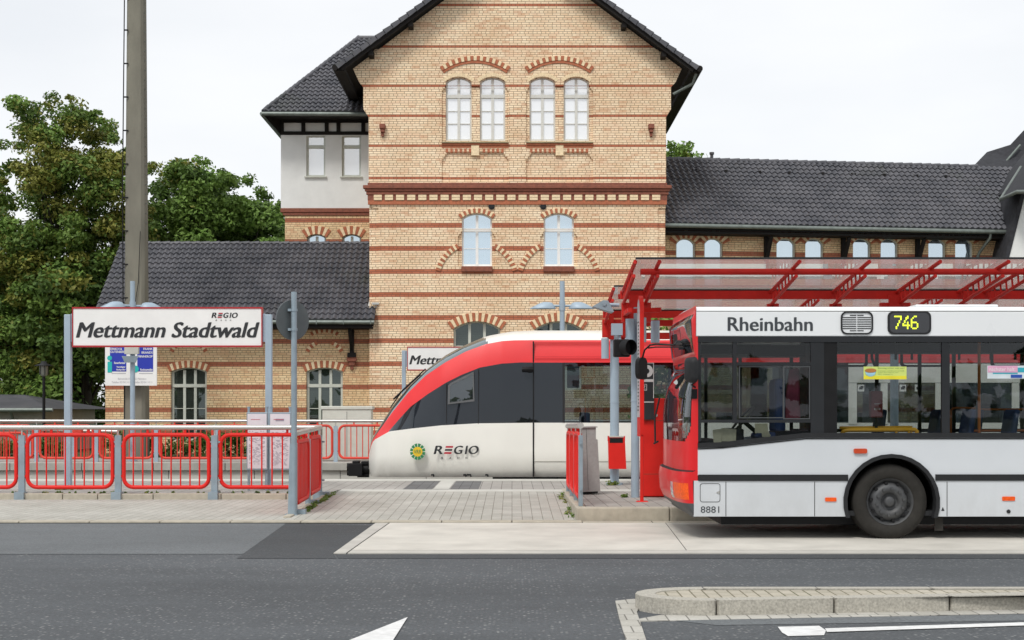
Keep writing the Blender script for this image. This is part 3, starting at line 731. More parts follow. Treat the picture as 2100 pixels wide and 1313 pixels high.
m = MB(); x = xr-.16; m.hexa([(x-.14, EV+.55, ez+.52), (x+.14, EV+.45, ez+.42), (x+.2, EV+.4, ez+.5), (x+.1, EV+.5, ez+.55), (x+.02, EV+1.2, ez+1.25), (x+.1, EV+1.2, ez+1.25), (x+.12, EV+1.2, ez+1.3), (x+.04, EV+1.2, ez+1.3)]); m.box(x+.02, x+.26, EV+.33, EV+.42, ez+.55, ez+.62); m.build('lead_flashing', M_steel, tl)

# stucco block behind on the left
DS = 52.0
x0_, x1_ = PX(576, DS), PX(800, DS)
sw = [(628, 667), (701, 740)]
m = MB(); m.wall([(x0_, PZ(427, DS)), (x1_, PZ(427, DS)), (x1_, PZ(272, DS)), (x0_, PZ(272, DS))], [[(PX(a, DS), PZ(362, DS)), (PX(b, DS), PZ(362, DS)), (PX(b, DS), PZ(279, DS)), (PX(a, DS), PZ(279, DS))] for a, b in sw], DS, .3)
m.box(x0_, x0_+.3, DS+.3, 57.5, PZ(427, DS), PZ(240, DS)); m.box(x0_+.05, x1_, DS+.04, DS+.2, PZ(273, DS)+.01, PZ(246, DS)); m.box(x0_, x1_, 57.5, 57.8, 0, PZ(250, DS))
m.build('wall', M_stucco, SB, label='white rendered upper wall of the left block')
bx0 = PX(584, DS)
m = MB(); bwn = [(629, 668), (701, 740)]
m.wall([(bx0, 0), (x1_, 0), (x1_, PZ(430, DS)), (bx0, PZ(430, DS))], [arch_poly(PX(a, DS), PX(b, DS), PZ(560, DS), PZ(486, DS), 6*DS/F) for a, b in bwn], DS+.05, .3)
m.box(bx0, bx0+.3, DS+.35, 57.5, 0, PZ(427, DS)); m.build('wall', M_brick_low, SB, label='ochre brick wall below the white render')
m = MB(); m.box(x0_-.02, x1_, DS-.02, DS+.06, PZ(436, DS), PZ(427, DS)-.003); m.box(x0_+.06, x1_, DS+.01, DS+.06, PZ(442, DS), PZ(436.2, DS)); m.build('cornice', M_redd, SB, bevel=.02)
for a, b in bwn:
    m = MB(); seg_arch(m, PX(a, DS), PX(b, DS), PZ(486, DS), 6*DS/F, .30, 9, DS+.05, .03)
    m.build('window_arch', [M_red, M_yel], SB)
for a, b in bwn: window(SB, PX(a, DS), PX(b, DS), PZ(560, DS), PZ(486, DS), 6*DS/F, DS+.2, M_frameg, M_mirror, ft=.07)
for a, b in sw: window(SB, PX(a, DS), PX(b, DS), PZ(362, DS), PZ(279, DS), 0, DS+.12, M_frameg, M_mirrorw, trans=(PZ(300, DS),), mull=(), ft=.07, sill=.2)
m = MB(); yy = DS-.04
m.box(x0_-.02, x1_, yy, DS+.06, PZ(277, DS), PZ(270, DS)); m.box(x0_-.02, x1_, yy, DS+.06, PZ(252, DS), PZ(240, DS))
for p in (578, 622, 670, 694, 745): m.box(PX(p-4, DS), PX(p+4, DS), yy+.01, DS+.06, PZ(270, DS)+.002, PZ(252, DS)-.002)
m.build('timber_frame', M_timber, SB)
DE = 50.9; ezs = PZ(230, DE); xL = PX(540, DE); xT = PX(735, 55.5); zT = PZ(80, 55.5); DT = 55.5
sl = math.hypot(DT-DE, zT-ezs); wdt = PX(800, DE)-xL
def hipclip(u, v): return u > (xT-xL)*(v/sl)+.0
hr = tiled('roof', (xL, DE, ezs), (1, 0, 0), (0, DT-DE, zT-ezs), wdt, sl, M_tile, SB, clip=hipclip)
m = MB(); m.add([(xL, DE, ezs-.03), (PX(800, DE), DE, ezs-.03), (PX(800, DE), DT, zT-.03), (xT, DT, zT-.03), (xL, 60, ezs-.03), (xT, 60, zT-.03), (PX(800, DE), 60, ezs-.03)], [(0, 1, 2, 3), (0, 3, 5, 4), (0, 4, 6, 1)]); m.build('roof_deck', M_tile, hr)
m = MB(); n = 22
for k in range(n):
    f0 = k/n; f1 = (k+1.1)/n; A = Vector((xL, DE, ezs+.03)); B = Vector((xT, DT, zT+.03)); m.tube([A.lerp(B, f0), A.lerp(B, f1)+Vector((0, 0, .03))], .085, 8)
m.tube([(xT, DT, zT+.03), (PX(790, DT), DT, zT+.03)], .1, 8); m.tube([(xT, DT, zT+.03), (xT, 60, zT+.03)], .1, 8); m.build('hip_tiles', M_tile, hr)
m = MB(); m.tube([(xL-.05, DE-.05, ezs-.07), (PX(790, DE), DE-.05, ezs-.09)], .075, 8); m.tube([(xL-.05, DE-.05, ezs-.07), (xL-.05, 60, ezs-.07)], .075, 8); m.build('gutter', M_gutter, hr)
m = MB()   # boxed sloping soffit
m.hexa([(xL+.05, DE+.0, ezs-.14), (PX(800, DE), DE+.0, ezs-.14), (PX(800, DS), DS, PZ(246, DS)), (x0_, DS, PZ(246, DS)), (xL+.05, DE, ezs-.06), (PX(800, DE), DE, ezs-.06), (PX(800, DS), DS+.1, ezs-.06), (x0_, DS+.1, ezs-.06)])
m.hexa([(xL+.05, DE, ezs-.14), (x0_, DS, PZ(276, DS)), (x0_, 58, PZ(276, DS)), (xL+.05, 58, ezs-.14), (xL+.05, DE, ezs-.06), (x0_, DS, ezs-.06), (x0_, 58, ezs-.06), (xL+.05, 58, ezs-.06)]); m.build('soffit', M_timber, hr)

# right wing, turned a little away
AN = math.radians(7.9); ca, sa = math.cos(AN), math.sin(AN)
A0 = (5.15, 48.0)
def TW(s, t, z): return (A0[0]+s*ca-t*sa, A0[1]+s*sa+t*ca, z)
def S_of(px, t):
    a = (px-CX)/F; return (a*(A0[1]+t*ca)-A0[0]+t*sa)/(ca-a*sa)
def Zw(py, px, t):
    s = S_of(px, t); d = A0[1]+s*sa+t*ca; return PZ(py, d)
zE = PZ(459, 48.0); zR = Zw(328, 1400, 3.5); WT = .75; LEN = S_of(2078, 0)
wins_r = [(1387, 1426), (1445, 1482), (1593, 1631), (1652, 1689), (1750, 1786), (1807, 1842), (1905, 1940), (1960, 1996)]
m = MB(TW); holes = []; geo = []
for a, b in wins_r:
    s0, s1 = S_of(a-1, WT), S_of(b+1, WT); top = Zw(488, a, WT); geo.append((s0, s1, top)); holes.append(arch_poly(s0, s1, top-2.6, top-.19, .19))
m.wall([(0, 0), (LEN+1.5, 0), (LEN+1.5, zE+.2), (0, zE+.2)], holes, WT, .3); m.box(0, LEN+1.5, 6.6, 6.9, 0, zE); m.build('wall', M_brick_low, SB, label='wall of the right wing under the long tiled roof')
for s0, s1, top in geo:
    m = MB(TW); seg_arch(m, s0, s1, top-.19, .19, .27, 11, WT, .04)
    m.build('window_arch', [M_red, M_yel], SB)
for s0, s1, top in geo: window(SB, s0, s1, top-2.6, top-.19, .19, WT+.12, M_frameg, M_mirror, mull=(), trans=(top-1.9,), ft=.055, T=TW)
sl = math.hypot(3.5, zR-zE)
rr_ = tiled('roof', (0, 0, zE), (1, 0, 0), (0, 3.5, zR-zE), LEN+2.6, sl, M_tile, SB, T=TW, cw=.215, clip=lambda u, v: True)
m = MB(TW); m.prismx([(.05, zE-.06), (3.5, zR-.06), (7, zE-.06), (7, zE-.2), (3.5, zR-.2), (.05, zE-.2)], 0, LEN+2.6); m.build('roof_deck', M_timber, rr_)
m = MB(TW); s = 0
while s < LEN+.3: m.tube([(s, 3.5, zR-.01), (s+.4, 3.5, zR+.02)], .095, 10); s += .37
m.tube([(LEN*.215, 3.6, zR), (LEN*.215, 3.6, zR+.3)], .06, 8); m.tube([(LEN*.215, 3.6, zR+.24), (LEN*.215, 3.6, zR+.32)], .09, 8)
m.build('ridge_tiles', M_tile, rr_)
m = MB(TW); m.tube([(0, -.07, zE-.06), (LEN+.05, -.07, zE-.08)], .075, 10); sd_ = S_of(2028, .1)
m.tube([(sd_, -.02, zE-.1), (sd_, .0, zE-.28), (sd_-.16, .5, zE-.75), (sd_-.2, .62, zE-1), (sd_-.2, .62, 0.1)], .055, 8); m.build('gutter', M_gutter, rr_)
m = MB(TW); m.box(0, LEN, .05, WT+.02, zE-.3, zE-.22)
for p in (1570, 1728, 1880):
    s = S_of(p, WT); m.box(s-.07, s+.07, WT-.15, WT-.003, zE-1.5, zE-.3); m.bar((s, WT-.1, zE-1.15), (s, .12, zE-.35), .11, .11)
m.build('eave_timber', M_timber, rr_)
m = MB(TW)   # small tile vents in a row
for k in range(10):
    s = .55+k*1.2; f = .80
    m.box(s, s+.17, 3.5*f-.03, 3.5*f+.06, zE+(zR-zE)*f+.02, zE+(zR-zE)*f+.11)
build_each(m, 'roof_vent', M_timber, rr_)
m = MB(TW)
for s in (.15, .45): m.bar((s, 2.2, zE+(zR-zE)*.66), (s, 3.4, zR+.05), .03, .03)
for f in (.68, .76, .84, .92): m.bar((0, 3.5*f, zE+(zR-zE)*f+.1), (.95, 3.5*f, zE+(zR-zE)*f+.1), .04, .03)
m.build('roof_ladder', M_trim, rr_)

# steep white gabled house at the right edge
GH = thing('gabled_house', 'white rendered steep gabled house with slate roof closing the far end of the right wing', 'building', (PX(2230, 47), 50, .1))
DG = 49.0
aL = (PX(2104, DG), PZ(388, DG)); bL = (PX(2062, DG), PZ(556, DG)); k_ = (bL[0]-aL[0])/(bL[1]-aL[1])
xb = bL[0]+k_*(0-bL[1]); gw = 3.4; xa = PX(2200, DG)
zap = PZ(120, DG); xm_ = aL[0]+1.9
m = MB(); outerg = [(xb, 0), (xb+2*(xm_-xb), 0), (xm_+(xm_-aL[0]), aL[1]), (xm_, aL[1]+2.3), (aL[0]+.02, aL[1])]
m.prism(outerg, DG, DG+.3); m.build('wall', M_stucco, GH)
for s_ in (-1, 1):
    q0 = (xm_, aL[1]+2.34); q1 = (xm_+s_*(xm_-aL[0]+.02), aL[1]-.0)
    m = MB(); m.prism([q0, q1, (q1[0]+s_*.08, q1[1]+.16), (q0[0], q0[1]+.24)], DG-.12, 53); m.build('roof', M_slate, GH)
m = MB(); xr_ = 2*xm_-xb; m.hexa([(xr_+.02, DG-.04, 0), (xr_+.16, DG-.04, 0), (xr_+.16, 52, 0), (xr_+.02, 52, 0), (2*xm_-aL[0], DG-.04, aL[1]), (2*xm_-aL[0]+.14, DG-.04, aL[1]), (2*xm_-aL[0]+.14, 51.5, aL[1]), (2*xm_-aL[0], 51.5, aL[1])]); m.build('slate_side', M_slate, GH)
m = MB(); m.hexa([(xb-.02, DG-.04, 0), (xb-.16, DG-.04, 0), (xb-.16, 52, 0), (xb-.02, 52, 0), (aL[0]-.0, DG-.04, aL[1]), (aL[0]-.14, DG-.04, aL[1]), (aL[0]-.14, 51.5, aL[1]), (aL[0]-.0, 51.5, aL[1])]); m.build('slate_side', M_slate, GH)
# lower roof skirt with gutter and the big roof behind
e1_ = Vector((PX(2052, 49.5), 49.5, PZ(409, 49.5))); e2_ = Vector((PX(2085, 48), 48, PZ(394, 48))); e3_ = Vector((PX(2200, 46.6), 46.6, PZ(392, 46.6)))
m = MB(); up = Vector((PX(2094, 51.6), 51.6, PZ(343, 51.6)))
tp = Vector((PX(2200, 51.6), 51.6, PZ(215, 51.6)))
m.add([e1_, e2_, e3_, tp, up], [(0, 1, 4), (1, 2, 3, 4)])
hb = 54.5
m.add([(PX(1992, hb), hb, PZ(345, hb)), (PX(2200, hb), hb, PZ(345, hb)), (PX(2200, 56), 56, PZ(175, 56)), (PX(2098, 56), 56, PZ(269, 56)), (PX(2072, 56), 56, PZ(297, 56)), (PX(2024, 56), 56, PZ(312, 56))], [(0, 1, 2, 3, 4, 5)])
build_each(m, 'roof', M_slate, GH)
m = MB(); m.tube([e1_, e2_, e3_], .07, 8); m.build('gutter', M_gutter, GH)
m = MB(); m.tube([(PX(2060, 55.2), 55.2, PZ(335, 55.2)), (PX(2092, 55.6), 55.6, PZ(298, 55.6))], .05, 6); m.tube([e1_, up], .06, 6); m.build('hip_flashing', M_gutter, GH)
# ---------------------------------------------------------------- railings
MOD = 1.709
def panel_mb(w, h, solid=False, nb=8):
    m = MB(); rr = []
    for a, b in rrect(0, w, 0, h, .17, 6): rr.append((a, 0, b))
    m.tube(rr, .036, 10, closed=True)
    for k in range(1, nb+1):
        x = w*k/(nb+1); m.tube([(x, 0, .0), (x, 0, h)], .0135, 8, caps=False)
    for x in (-.075, w+.02):
        for z in (.20, h-.20): m.box(x, x+.055, -.02, .02, z-.02, z+.02)
    for x in (w*.28, w*.72):   # little stubs carrying the handrail
        m.box(x-.02, x+.02, -.015, .015, h, h+.10)
    if solid: m.box(.04, w-.04, -.006, .006, .04, h-.04)
    return m
def post_mb(h=1.03, foot=True):
    m = MB(); m.box(-.055, .055, -.03, .03, .0, h)
    if foot: m.box(-.085, .085, -.165, .045, -.13, .03)
    m.box(-.1, .1, -.012, .012, .22, .25); m.box(-.1, .1, -.012, .012, .90, .93)
    return m
def railing(name, label, P0, P1, n, zb, mat_p, mats_post, group=None, solid=False, hand=True, foot=True, nb=8, zb1=None, hext=(0, 0), hname='handrail'):
    zb1 = zb if zb1 is None else zb1
    P0 = Vector((P0[0], P0[1], zb)); P1 = Vector((P1[0], P1[1], zb1)); d = P1-P0; stp = d/n; ang = math.atan2(d.y, d.x); w = stp.length-.20
    t = thing(name, label, 'railing', P0, group)
    a = panel_mb(w, .93, solid, nb).build('panel', mat_p, t); b = post_mb(foot=foot).build('post', mats_post, t)
    # meshes were written in local coordinates
    for o in (a, b):
        for v in o.data.vertices: v.co += P0
    for i in range(n+1):
        q = b if i == 0 else b.copy()
        if i: COL.objects.link(q); q.parent = t
        q.location = stp*i; q.rotation_euler = (0, 0, ang)
        if i < n:
            q = a if i == 0 else a.copy()
            if i: COL.objects.link(q); q.parent = t
            q.location = stp*i+stp*(.10/stp.length)+Vector((0, 0, .11)); q.rotation_euler = (0, 0, ang)
            if abs(stp.z) > 1e-3: q.rotation_euler = Matrix.Rotation(ang, 3, 'Z').to_euler()
    if hand:
        m = MB(); u = d.normalized(); A = P0-u*hext[0]+Vector((0, 0, 1.17)); B = P1+u*hext[1]+Vector((0, 0, 1.17))
        m.tube([A, B], .043, 12)
        for i in range(n+1):
            q = P0+stp*i+Vector((0, 0, 1.17)); m.tube([q-u*.02, q+u*.02], .047, 12)
            m.tube([q-Vector((0, 0, .16)), q], .015, 6)
        m.build(hname, M_steel, t)
    return t
xn = PX(440, 25.09)
railing('railing', 'bright red panel railing with steel handrail on the low kerb, nearest along the pavement', (xn-8*MOD, 25.09), (xn, 25.09), 8, .13, M_redp, M_galv, hext=(0, 1.84))
t = railing('railing', 'short red railing section ending at the corner post below the station name sign', (xn+.001, 25.12), (XS-.27, 25.12), 1, .131, M_redp, M_galv, hand=False, nb=8)
railing('railing', 'solid red sheet railing running back from the round sign pole to the corner', (XS-.115, 21.35), (XS-.25, 25.1), 2, .085, M_redp, M_galv, solid=True, zb1=.13, hext=(.12, .0))
xf = PX(75, 40.4)
railing('railing', 'long faded red railing on the far platform beyond the track', (xf-3*MOD, 40.4), (xf+11*MOD, 40.4), 14, .12, M_redf, M_bluegrey, foot=False)
railing('railing', 'lower ramp railing of faded red panels behind the far platform railing at the left', (PX(-120, 43.2), 43.2), (PX(240, 43.2), 43.2), 4, -.10+.0, M_redf, M_bluegrey, foot=False, zb1=-.22)
railing('railing', 'three panel red railing along the left edge of the bus island', (XI+.08, 20.62), (XI+.08, 25.3), 3, .215, M_redp, M_galv, foot=False, zb1=.155)

# ---------------------------------------------------------------- station name signs
def name_sign(label, D, p0, p1, q0, q1, pl, pr, ptop, group, zb, full=True):
    t = thing('station_sign', label, 'sign', ((PX(p0, D)+PX(p1, D))/2, D+.06, zb), group)
    x0, x1, z0, z1 = PX(p0, D), PX(p1, D), PZ(q1, D), PZ(q0, D)
    m = MB(); m.box(x0+.02, x1-.02, D, D+.10, z0+.03, z1-.03); m.build('board', M_white, t)
    m = MB(); m.box(x0, x1, D-.012, D+.11, z1-.03, z1); m.box(x0, x1, D-.012, D+.11, z0, z0+.03); m.box(x0, x0+.018, D-.012, D+.11, z0+.03, z1-.03); m.box(x1-.018, x1, D-.012, D+.11, z0+.03, z1-.03); m.build('frame', pm('sign_frame_red', (.42, .02, .025), .4), t)
    for a, b in (pl, pr):
        m = MB(); m.box(PX(a, D), PX(b, D), D-.0, D+.12, zb, PZ(ptop, D)); m.build('post', M_bluegrey, t, bevel=.012)
    for a, b in ((PX(pl[1], D), x0), (x1, PX(pr[0], D))):
        m = MB(); m.box(a, b, D+.03, D+.08, z0+.1, z1-.12); m.build('bracket', M_bluegrey, t)
    return t, x0, x1, z0, z1
DN = 26.35
t, x0, x1, z0, z1 = name_sign('white station name sign with red edges reading Mettmann Stadtwald, full length above the near railing', DN, 148, 538, 630, 712, (131, 144.5), (543.5, 557), 645, 'station name signs', .126)
ptext(t, 'Mettmann Stadtwald', 157, 531, 661, 692.5, DN-.006, M_ink, shear=.26, bold=.042)
def regio(t, p0, p1, q0, q1, D, fn=None):
    w = p1-p0
    ptext(t, 'R', p0, p0+w*.185, q0, q1, D, M_ink, shear=.2, bold=.05, fn=fn)
    m = MB(); h = (q1-q0)
    for k in range(3):
        a = q0+h*(.02+.37*k); o = h*.18*(1-k*.5); 
        m.add([(PX(p0+w*.225+o, D), D-.003, PZ(a+h*.22, D)), (PX(p0+w*.39+o, D), D-.003, PZ(a+h*.22, D)), (PX(p0+w*.40+o, D), D-.003, PZ(a, D)), (PX(p0+w*.235+o, D), D-.003, PZ(a, D))], [(0, 1, 2, 3)], k % 2)
    if fn: m.v = [fn(*v) for v in m.v]
    m.build('lettering', [pm('logo_red', (.45, .01, .03), .4), M_ink], t)
    ptext(t, 'G', p0+w*.46, p0+w*.65, q0, q1, D, M_ink, shear=.2, bold=.05, fn=fn)
    ptext(t, 'I', p0+w*.70, p0+w*.76, q0, q1, D, M_ink, shear=.2, bold=.05, fn=fn)
    ptext(t, 'O', p0+w*.79, p0+w, q0, q1, D, M_ink, shear=.2, bold=.05, fn=fn)
    for k, c in enumerate('BAHN'):
        a = p0+w*(.15+.185*k); ptext(t, c, a, a+w*.055, q1+h*.33, q1+h*.62, D, M_ink, shear=.2, bold=.02, fn=fn)
regio(t, 434, 487, 641.5, 652, DN-.006)
t, x0, x1, z0, z1 = name_sign('second white station name sign half hidden behind the train nose', 42.0, 835, 1078, 711, 760, (824, 832), (1084, 1092), 719, 'station name signs', .12)
ptext(t, 'Mettmann Stadtwald', 840, 1073, 729, 747.5, 41.994, M_ink, shear=.26, bold=.042)
regio(t, 1012, 1046, 717, 723.5, 41.994)

# ---------------------------------------------------------------- platform lamps
def plamp(px, label, D=41.0, top=577, rot=0, extras=False):
    x = PX(px, D); t = thing('platform_lamp', label, 'lamp', (x, D, .12), 'two-armed platform lamps')
    zt = PZ(top, D); zarm = PZ(629, D)
    m = MB(); m.tube([(x, D, .12), (x, D, 1.2), (x, D, zt-.03), (x, D, zt)], .072, 12); m.tube([(x, D, .12), (x, D, .16)], .14, 12); m.tube([(x, D, zarm-.12), (x, D, zarm+.14)], .09, 12); m.build('pole', M_bluegrey, t)
    m = MB(); u = Vector((math.cos(rot), math.sin(rot), 0)); c = Vector((x, D, zarm+.02)); m.tube([c-u*.32, c+u*.32], .035, 8); m.build('arm', M_bluegrey, t)
    for s in (-1, 1):
        m = MB(); c2 = c+u*.56*s
        vs = []; fs = []; n = 24
        prof = [(.34, -.09), (.345, -.07), (.16, .085), (.09, .11), (0, .115)]
        for r, z in prof:
            for k in range(n):
                a = 2*math.pi*k/n; p = c2+u*(r*math.cos(a)*1.1+(-s*.10 if z > .05 else 0))+Vector((-u.y, u.x, 0))*r*.62*math.sin(a)+Vector((0, 0, z)); vs.append(p)
        for i in range(len(prof)-1):
            for k in range(n): fs.append((i*n+k, i*n+(k+1) % n, (i+1)*n+(k+1) % n, (i+1)*n+k))
        m.add(vs, fs, 0, True); m.add(vs[:n], [tuple(range(n))], 1); m.build('lamp_shade', [M_bluegrey, M_trim], t)
    if extras:
        m = MB(); m.box(x-.19, x+.22, D-.2, D-.07, PZ(727, D), PZ(713, D)); m.build('loudspeaker', M_pale, t, bevel=.01)
        m = MB(); a, b = PZ(744, D), PZ(731, D); m.hexa([(x-.17, D-.24, a), (x+.16, D-.24, a), (x+.12, D-.07, a), (x-.13, D-.07, a), (x-.25, D-.26, b), (x+.24, D-.26, b), (x+.14, D-.07, b), (x-.15, D-.07, b)]); m.build('loudspeaker', M_galv, t)
    return t
plamp(272, 'blue-grey two-armed platform lamp rising behind the near station name sign', rot=.45, extras=True)
plamp(1153, 'blue-grey two-armed platform lamp rising behind the train roof', rot=0)

# ---------------------------------------------------------------- round sign on its pole, seen from behind
DR = 21.15; x = PX(603, DR)
t = thing('road_sign', 'round road sign seen from its grey back on a steel pole at the railing corner', 'sign', (x, DR, .03))
m = MB(); m.tube([(x+.0, DR, .03), (x, DR, 1.5), (x, DR, PZ(599, DR))], .043, 14); m.box(x-.13, x+.05, DR-.06, DR+.06, .02, .06); m.bar((x-.06, DR, .05), (x-.03, DR, 1.1), .06, .06); m.build('pole', M_galv, t)
u = Vector((math.cos(math.radians(46)), math.sin(math.radians(46)), 0)); nrm = Vector((-u.y, u.x, 0)); c = Vector((PX(599, DR), DR+.06, PZ(656, DR)))+nrm*.0
m = MB(); m.tube([c+Vector((0, .02, 0)), c+Vector((0, .02, 0))+nrm*.02], .302, 40); m.build('sign_disc', pm('sign_back_grey', (.10, .115, .12), .5, .2), t)
m = MB()
for q in (636, 676): z = PZ(q, DR); m.tube([(x, DR, z-.02), (x, DR, z+.02)], .052, 12); m.box(x-.09, x+.02, DR-.02, DR+.06, z-.018, z+.018)
m.build('clamp', M_galv, t)

# ---------------------------------------------------------------- notice boards
DB = 26.0
for k, (a, b, lab) in enumerate(((506, 549, 'left of two timetable cases behind the railing, with pale poster lines'), (552.5, 597, 'right of two timetable cases behind the railing, with a small grey picture on top'))):
    t = thing('timetable_case', lab, 'notice board', ((PX(a, DB)+PX(b, DB))/2, DB, .13), 'timetable cases')
    for p in (a+3, b-3):
        m = MB(); m.box(PX(p-2, DB), PX(p+2, DB), DB+.03, DB+.09, .126, PZ(838, DB)); m.tube([(PX(p, DB), DB+.06, PZ(838, DB)), (PX(p, DB), DB+.06, PZ(834, DB))], .03, 8); m.build('post', M_galv, t)
    m = MB(); m.box(PX(a, DB), PX(b, DB), DB-.02, DB+.03, PZ(964, DB), PZ(846, DB)); m.build('case', M_galv, t, bevel=.006)
    m = MB(); m.box(PX(a+2, DB), PX(b-2, DB), DB-.024, DB-.021, PZ(961, DB), PZ(849, DB)); m.build('poster', pm('poster_paper', (.70, .66, .70), .6, var=.1, scale=5), t)
    m = MB(); 
    m.box(PX(a+7, DB), PX(b-8, DB), DB-.027, DB-.0245, PZ(880.5, DB), PZ(877.5, DB)); m.box(PX(a+9, DB), PX(b-15, DB), DB-.027, DB-.0245, PZ(861, DB), PZ(860, DB)); m.build('red_heading', pm('poster_red', (.5, .05, .09), .6), t)
    m = MB(); rr = random.Random(k+4)
    for q in range(34):
        y_ = 884+q*2.1
        if y_ > 957: break
        p = a+5.0
        while p < b-8:
            w = rr.uniform(2, 8)
            if rr.random() < .7: m.box(PX(p, DB), PX(min(p+w, b-5), DB), DB-.0265, DB-.0245, PZ(y_+.8, DB), PZ(y_, DB))
            p += w+rr.uniform(1, 5)
    if k: m.box(PX(a+13, DB), PX(b-14, DB), DB-.0265, DB-.0245, PZ(864, DB), PZ(859, DB))
    m.build('print_lines', pm('print_grey', (.30, .27, .33), .6), t)

# ---------------------------------------------------------------- cabinet, concrete mast, advertising board, hut, lamp, bin
DC = 41.3
t = thing('electric_cabinet', 'pale grey-white metal cabinet on the far platform left of the train nose', 'cabinet', (PX(710, DC), DC+.3, .12))
m = MB(); m.pbox(661, 761, 840, 944, DC, .6); m.build('cabinet_body', pm('cabinet_paint', (.62, .63, .56), .5, var=.06, dirt=.08), t, bevel=.01)
m = MB(); m.pbox(658, 764, 833, 840, DC-.03, .66); m.build('lid', pm('cabinet_paint', (.62, .63, .56)), t, bevel=.015)
m = MB(); m.box(PX(711, DC), PX(711.8, DC), DC-.004, DC, PZ(940, DC), PZ(844, DC)); m.build('door_gap', M_joint, t)
m = MB(); m.pbox(661, 761, 944, 950, DC+.01, .58); m.build('plinth', M_plinth, t)
DM = 44.3
t = thing('concrete_mast', 'tall tapering concrete mast standing in front of the left wing', 'mast', (PX(274, DM), DM, .1))
m = MB(); xb_, xt_ = PX(274, DM), PX(274.5, DM); zt = PZ(-120, DM); rb, rt = (PX(297, DM)-PX(251, DM))/2, (PX(291, DM)-PX(259, DM))/2
vs = []; fs = []; n = 8; S_ = 12
for i in range(S_+1):
    f = i/S_; r = rb+(rt-rb)*f
    if i == 0: r = rb*.98
    sq = [(-1, -.72), (-.72, -1), (.72, -1), (1, -.72), (1, .72), (.72, 1), (-.72, 1), (-1, .72)]
    for a, b in sq: vs.append((xb_+(xt_-xb_)*f+a*r, DM+.35+b*r, .1+(zt-.1)*f))
for i in range(S_):
    for k in range(n): fs.append((i*n+k, i*n+(k+1) % n, (i+1)*n+(k+1) % n, (i+1)*n+k))
m.add(vs, fs); m.build('shaft', M_conc, t)
m = MB(); m.tube([(PX(256, DM), DM+.05, 0.2), (PX(251.5, DM), DM+.05, 5), (PX(250.5, DM), DM+.05, 8.8), (PX(255.5, DM), DM+.05, zt)], .018, 6)
z = 3
while z < zt: m.box(PX(251, DM)-.0+.006*(z-5), PX(262, DM), DM+.03, DM+.07, z, z+.04); z += 1.05
m.tube([(PX(288, DM), DM-.02, 7.2), (PX(284, DM), DM-.02, 5.6), (PX(277, DM), DM-.02, 4.9), (PX(268, DM), DM-.02, 3.2)], .012, 5)
m.build('cable', M_black, t)
m = MB(); z = 7.5
while z < zt: f = (z-.1)/(zt-.1); xx = xb_+rb+(rt-rb)*f; m.tube([(xx-.03, DM+.25, z), (xx+.04, DM+.25, z), (xx+.04, DM+.25, z+.03)], .012, 5); z += .3
m.build('climbing_steps', M_gutter, t)
DA = 44.0
t = thing('advertising_board', 'white and blue office board fixed to the concrete mast, below the near name sign', 'sign', (PX(268, DA), DA, PZ(791, DA)))
m = MB(); m.pbox(215.5, 321.5, 690, 791, DA, .05); m.build('board', M_white, t)
M_sblue = pm('sign_blue', (.015, .035, .40), .5, var=.05); M_turq = pm('sign_turquoise', (.01, .45, .42), .5, var=.05)
m = MB(); m.pbox(225.5, 259, 694, 762, DA-.006, .004); m.pbox(281.5, 314, 694, 762, DA-.006, .004); m.build('blue_panel', M_sblue, t)
m = MB(); m.pbox(220.5, 229.5, 742, 764, DA-.012, .005); m.tube([(PX(225, DA), DA-.012, PZ(734.5, DA)), (PX(225, DA), DA-.007, PZ(734.5, DA))], .075, 20)
m.tube([(PX(277.5, DA), DA-.012, PZ(757, DA)), (PX(277.5, DA), DA-.007, PZ(757, DA))], .11, 20); m.build('emblem', M_turq, t)
ptext(t, 'S', 269, 276, 744, 762, DA-.016, M_turq, bold=.04)
for s_, p0, p1, q0, q1 in (('ERNICH &', 226.5, 250, 713.5, 718), ('GUTENBERG', 226.5, 258, 719.5, 724), ('FRANK', 294, 313, 713.5, 718), ('BRANDS', 290.5, 313, 721, 725.5), ('MINNEROP', 283, 313, 729, 733.5), ('Steuerberater', 234, 257, 742, 746.5), ('Vereidigter', 239, 257.5, 751, 755.5), ('Buchprüfer', 239, 257.5, 756.5, 761), ('Rechtsanwälte', 288, 313, 756, 760.5)):
    ptext(t, s_, p0, p1, q0, q1, DA-.013, M_white, bold=.03)
M_lg = pm('pale_lettering', (.42, .42, .45), .6)
for s_, p0, p1, q0, q1 in (('Bahnstraße 55  40822 Mettmann', 242, 300, 775, 779), ('Telefon 02104 14 10  Telefax 02104 14 11', 229, 312, 782, 786)): ptext(t, s_, p0, p1, q0, q1, DA-.004, M_lg)
m = MB(); 
for a, b in ((229, 258), (285, 313)): m.pbox(a, b, 765.5, 767, DA-.004, .003)
m.build('small_print', M_lg, t)

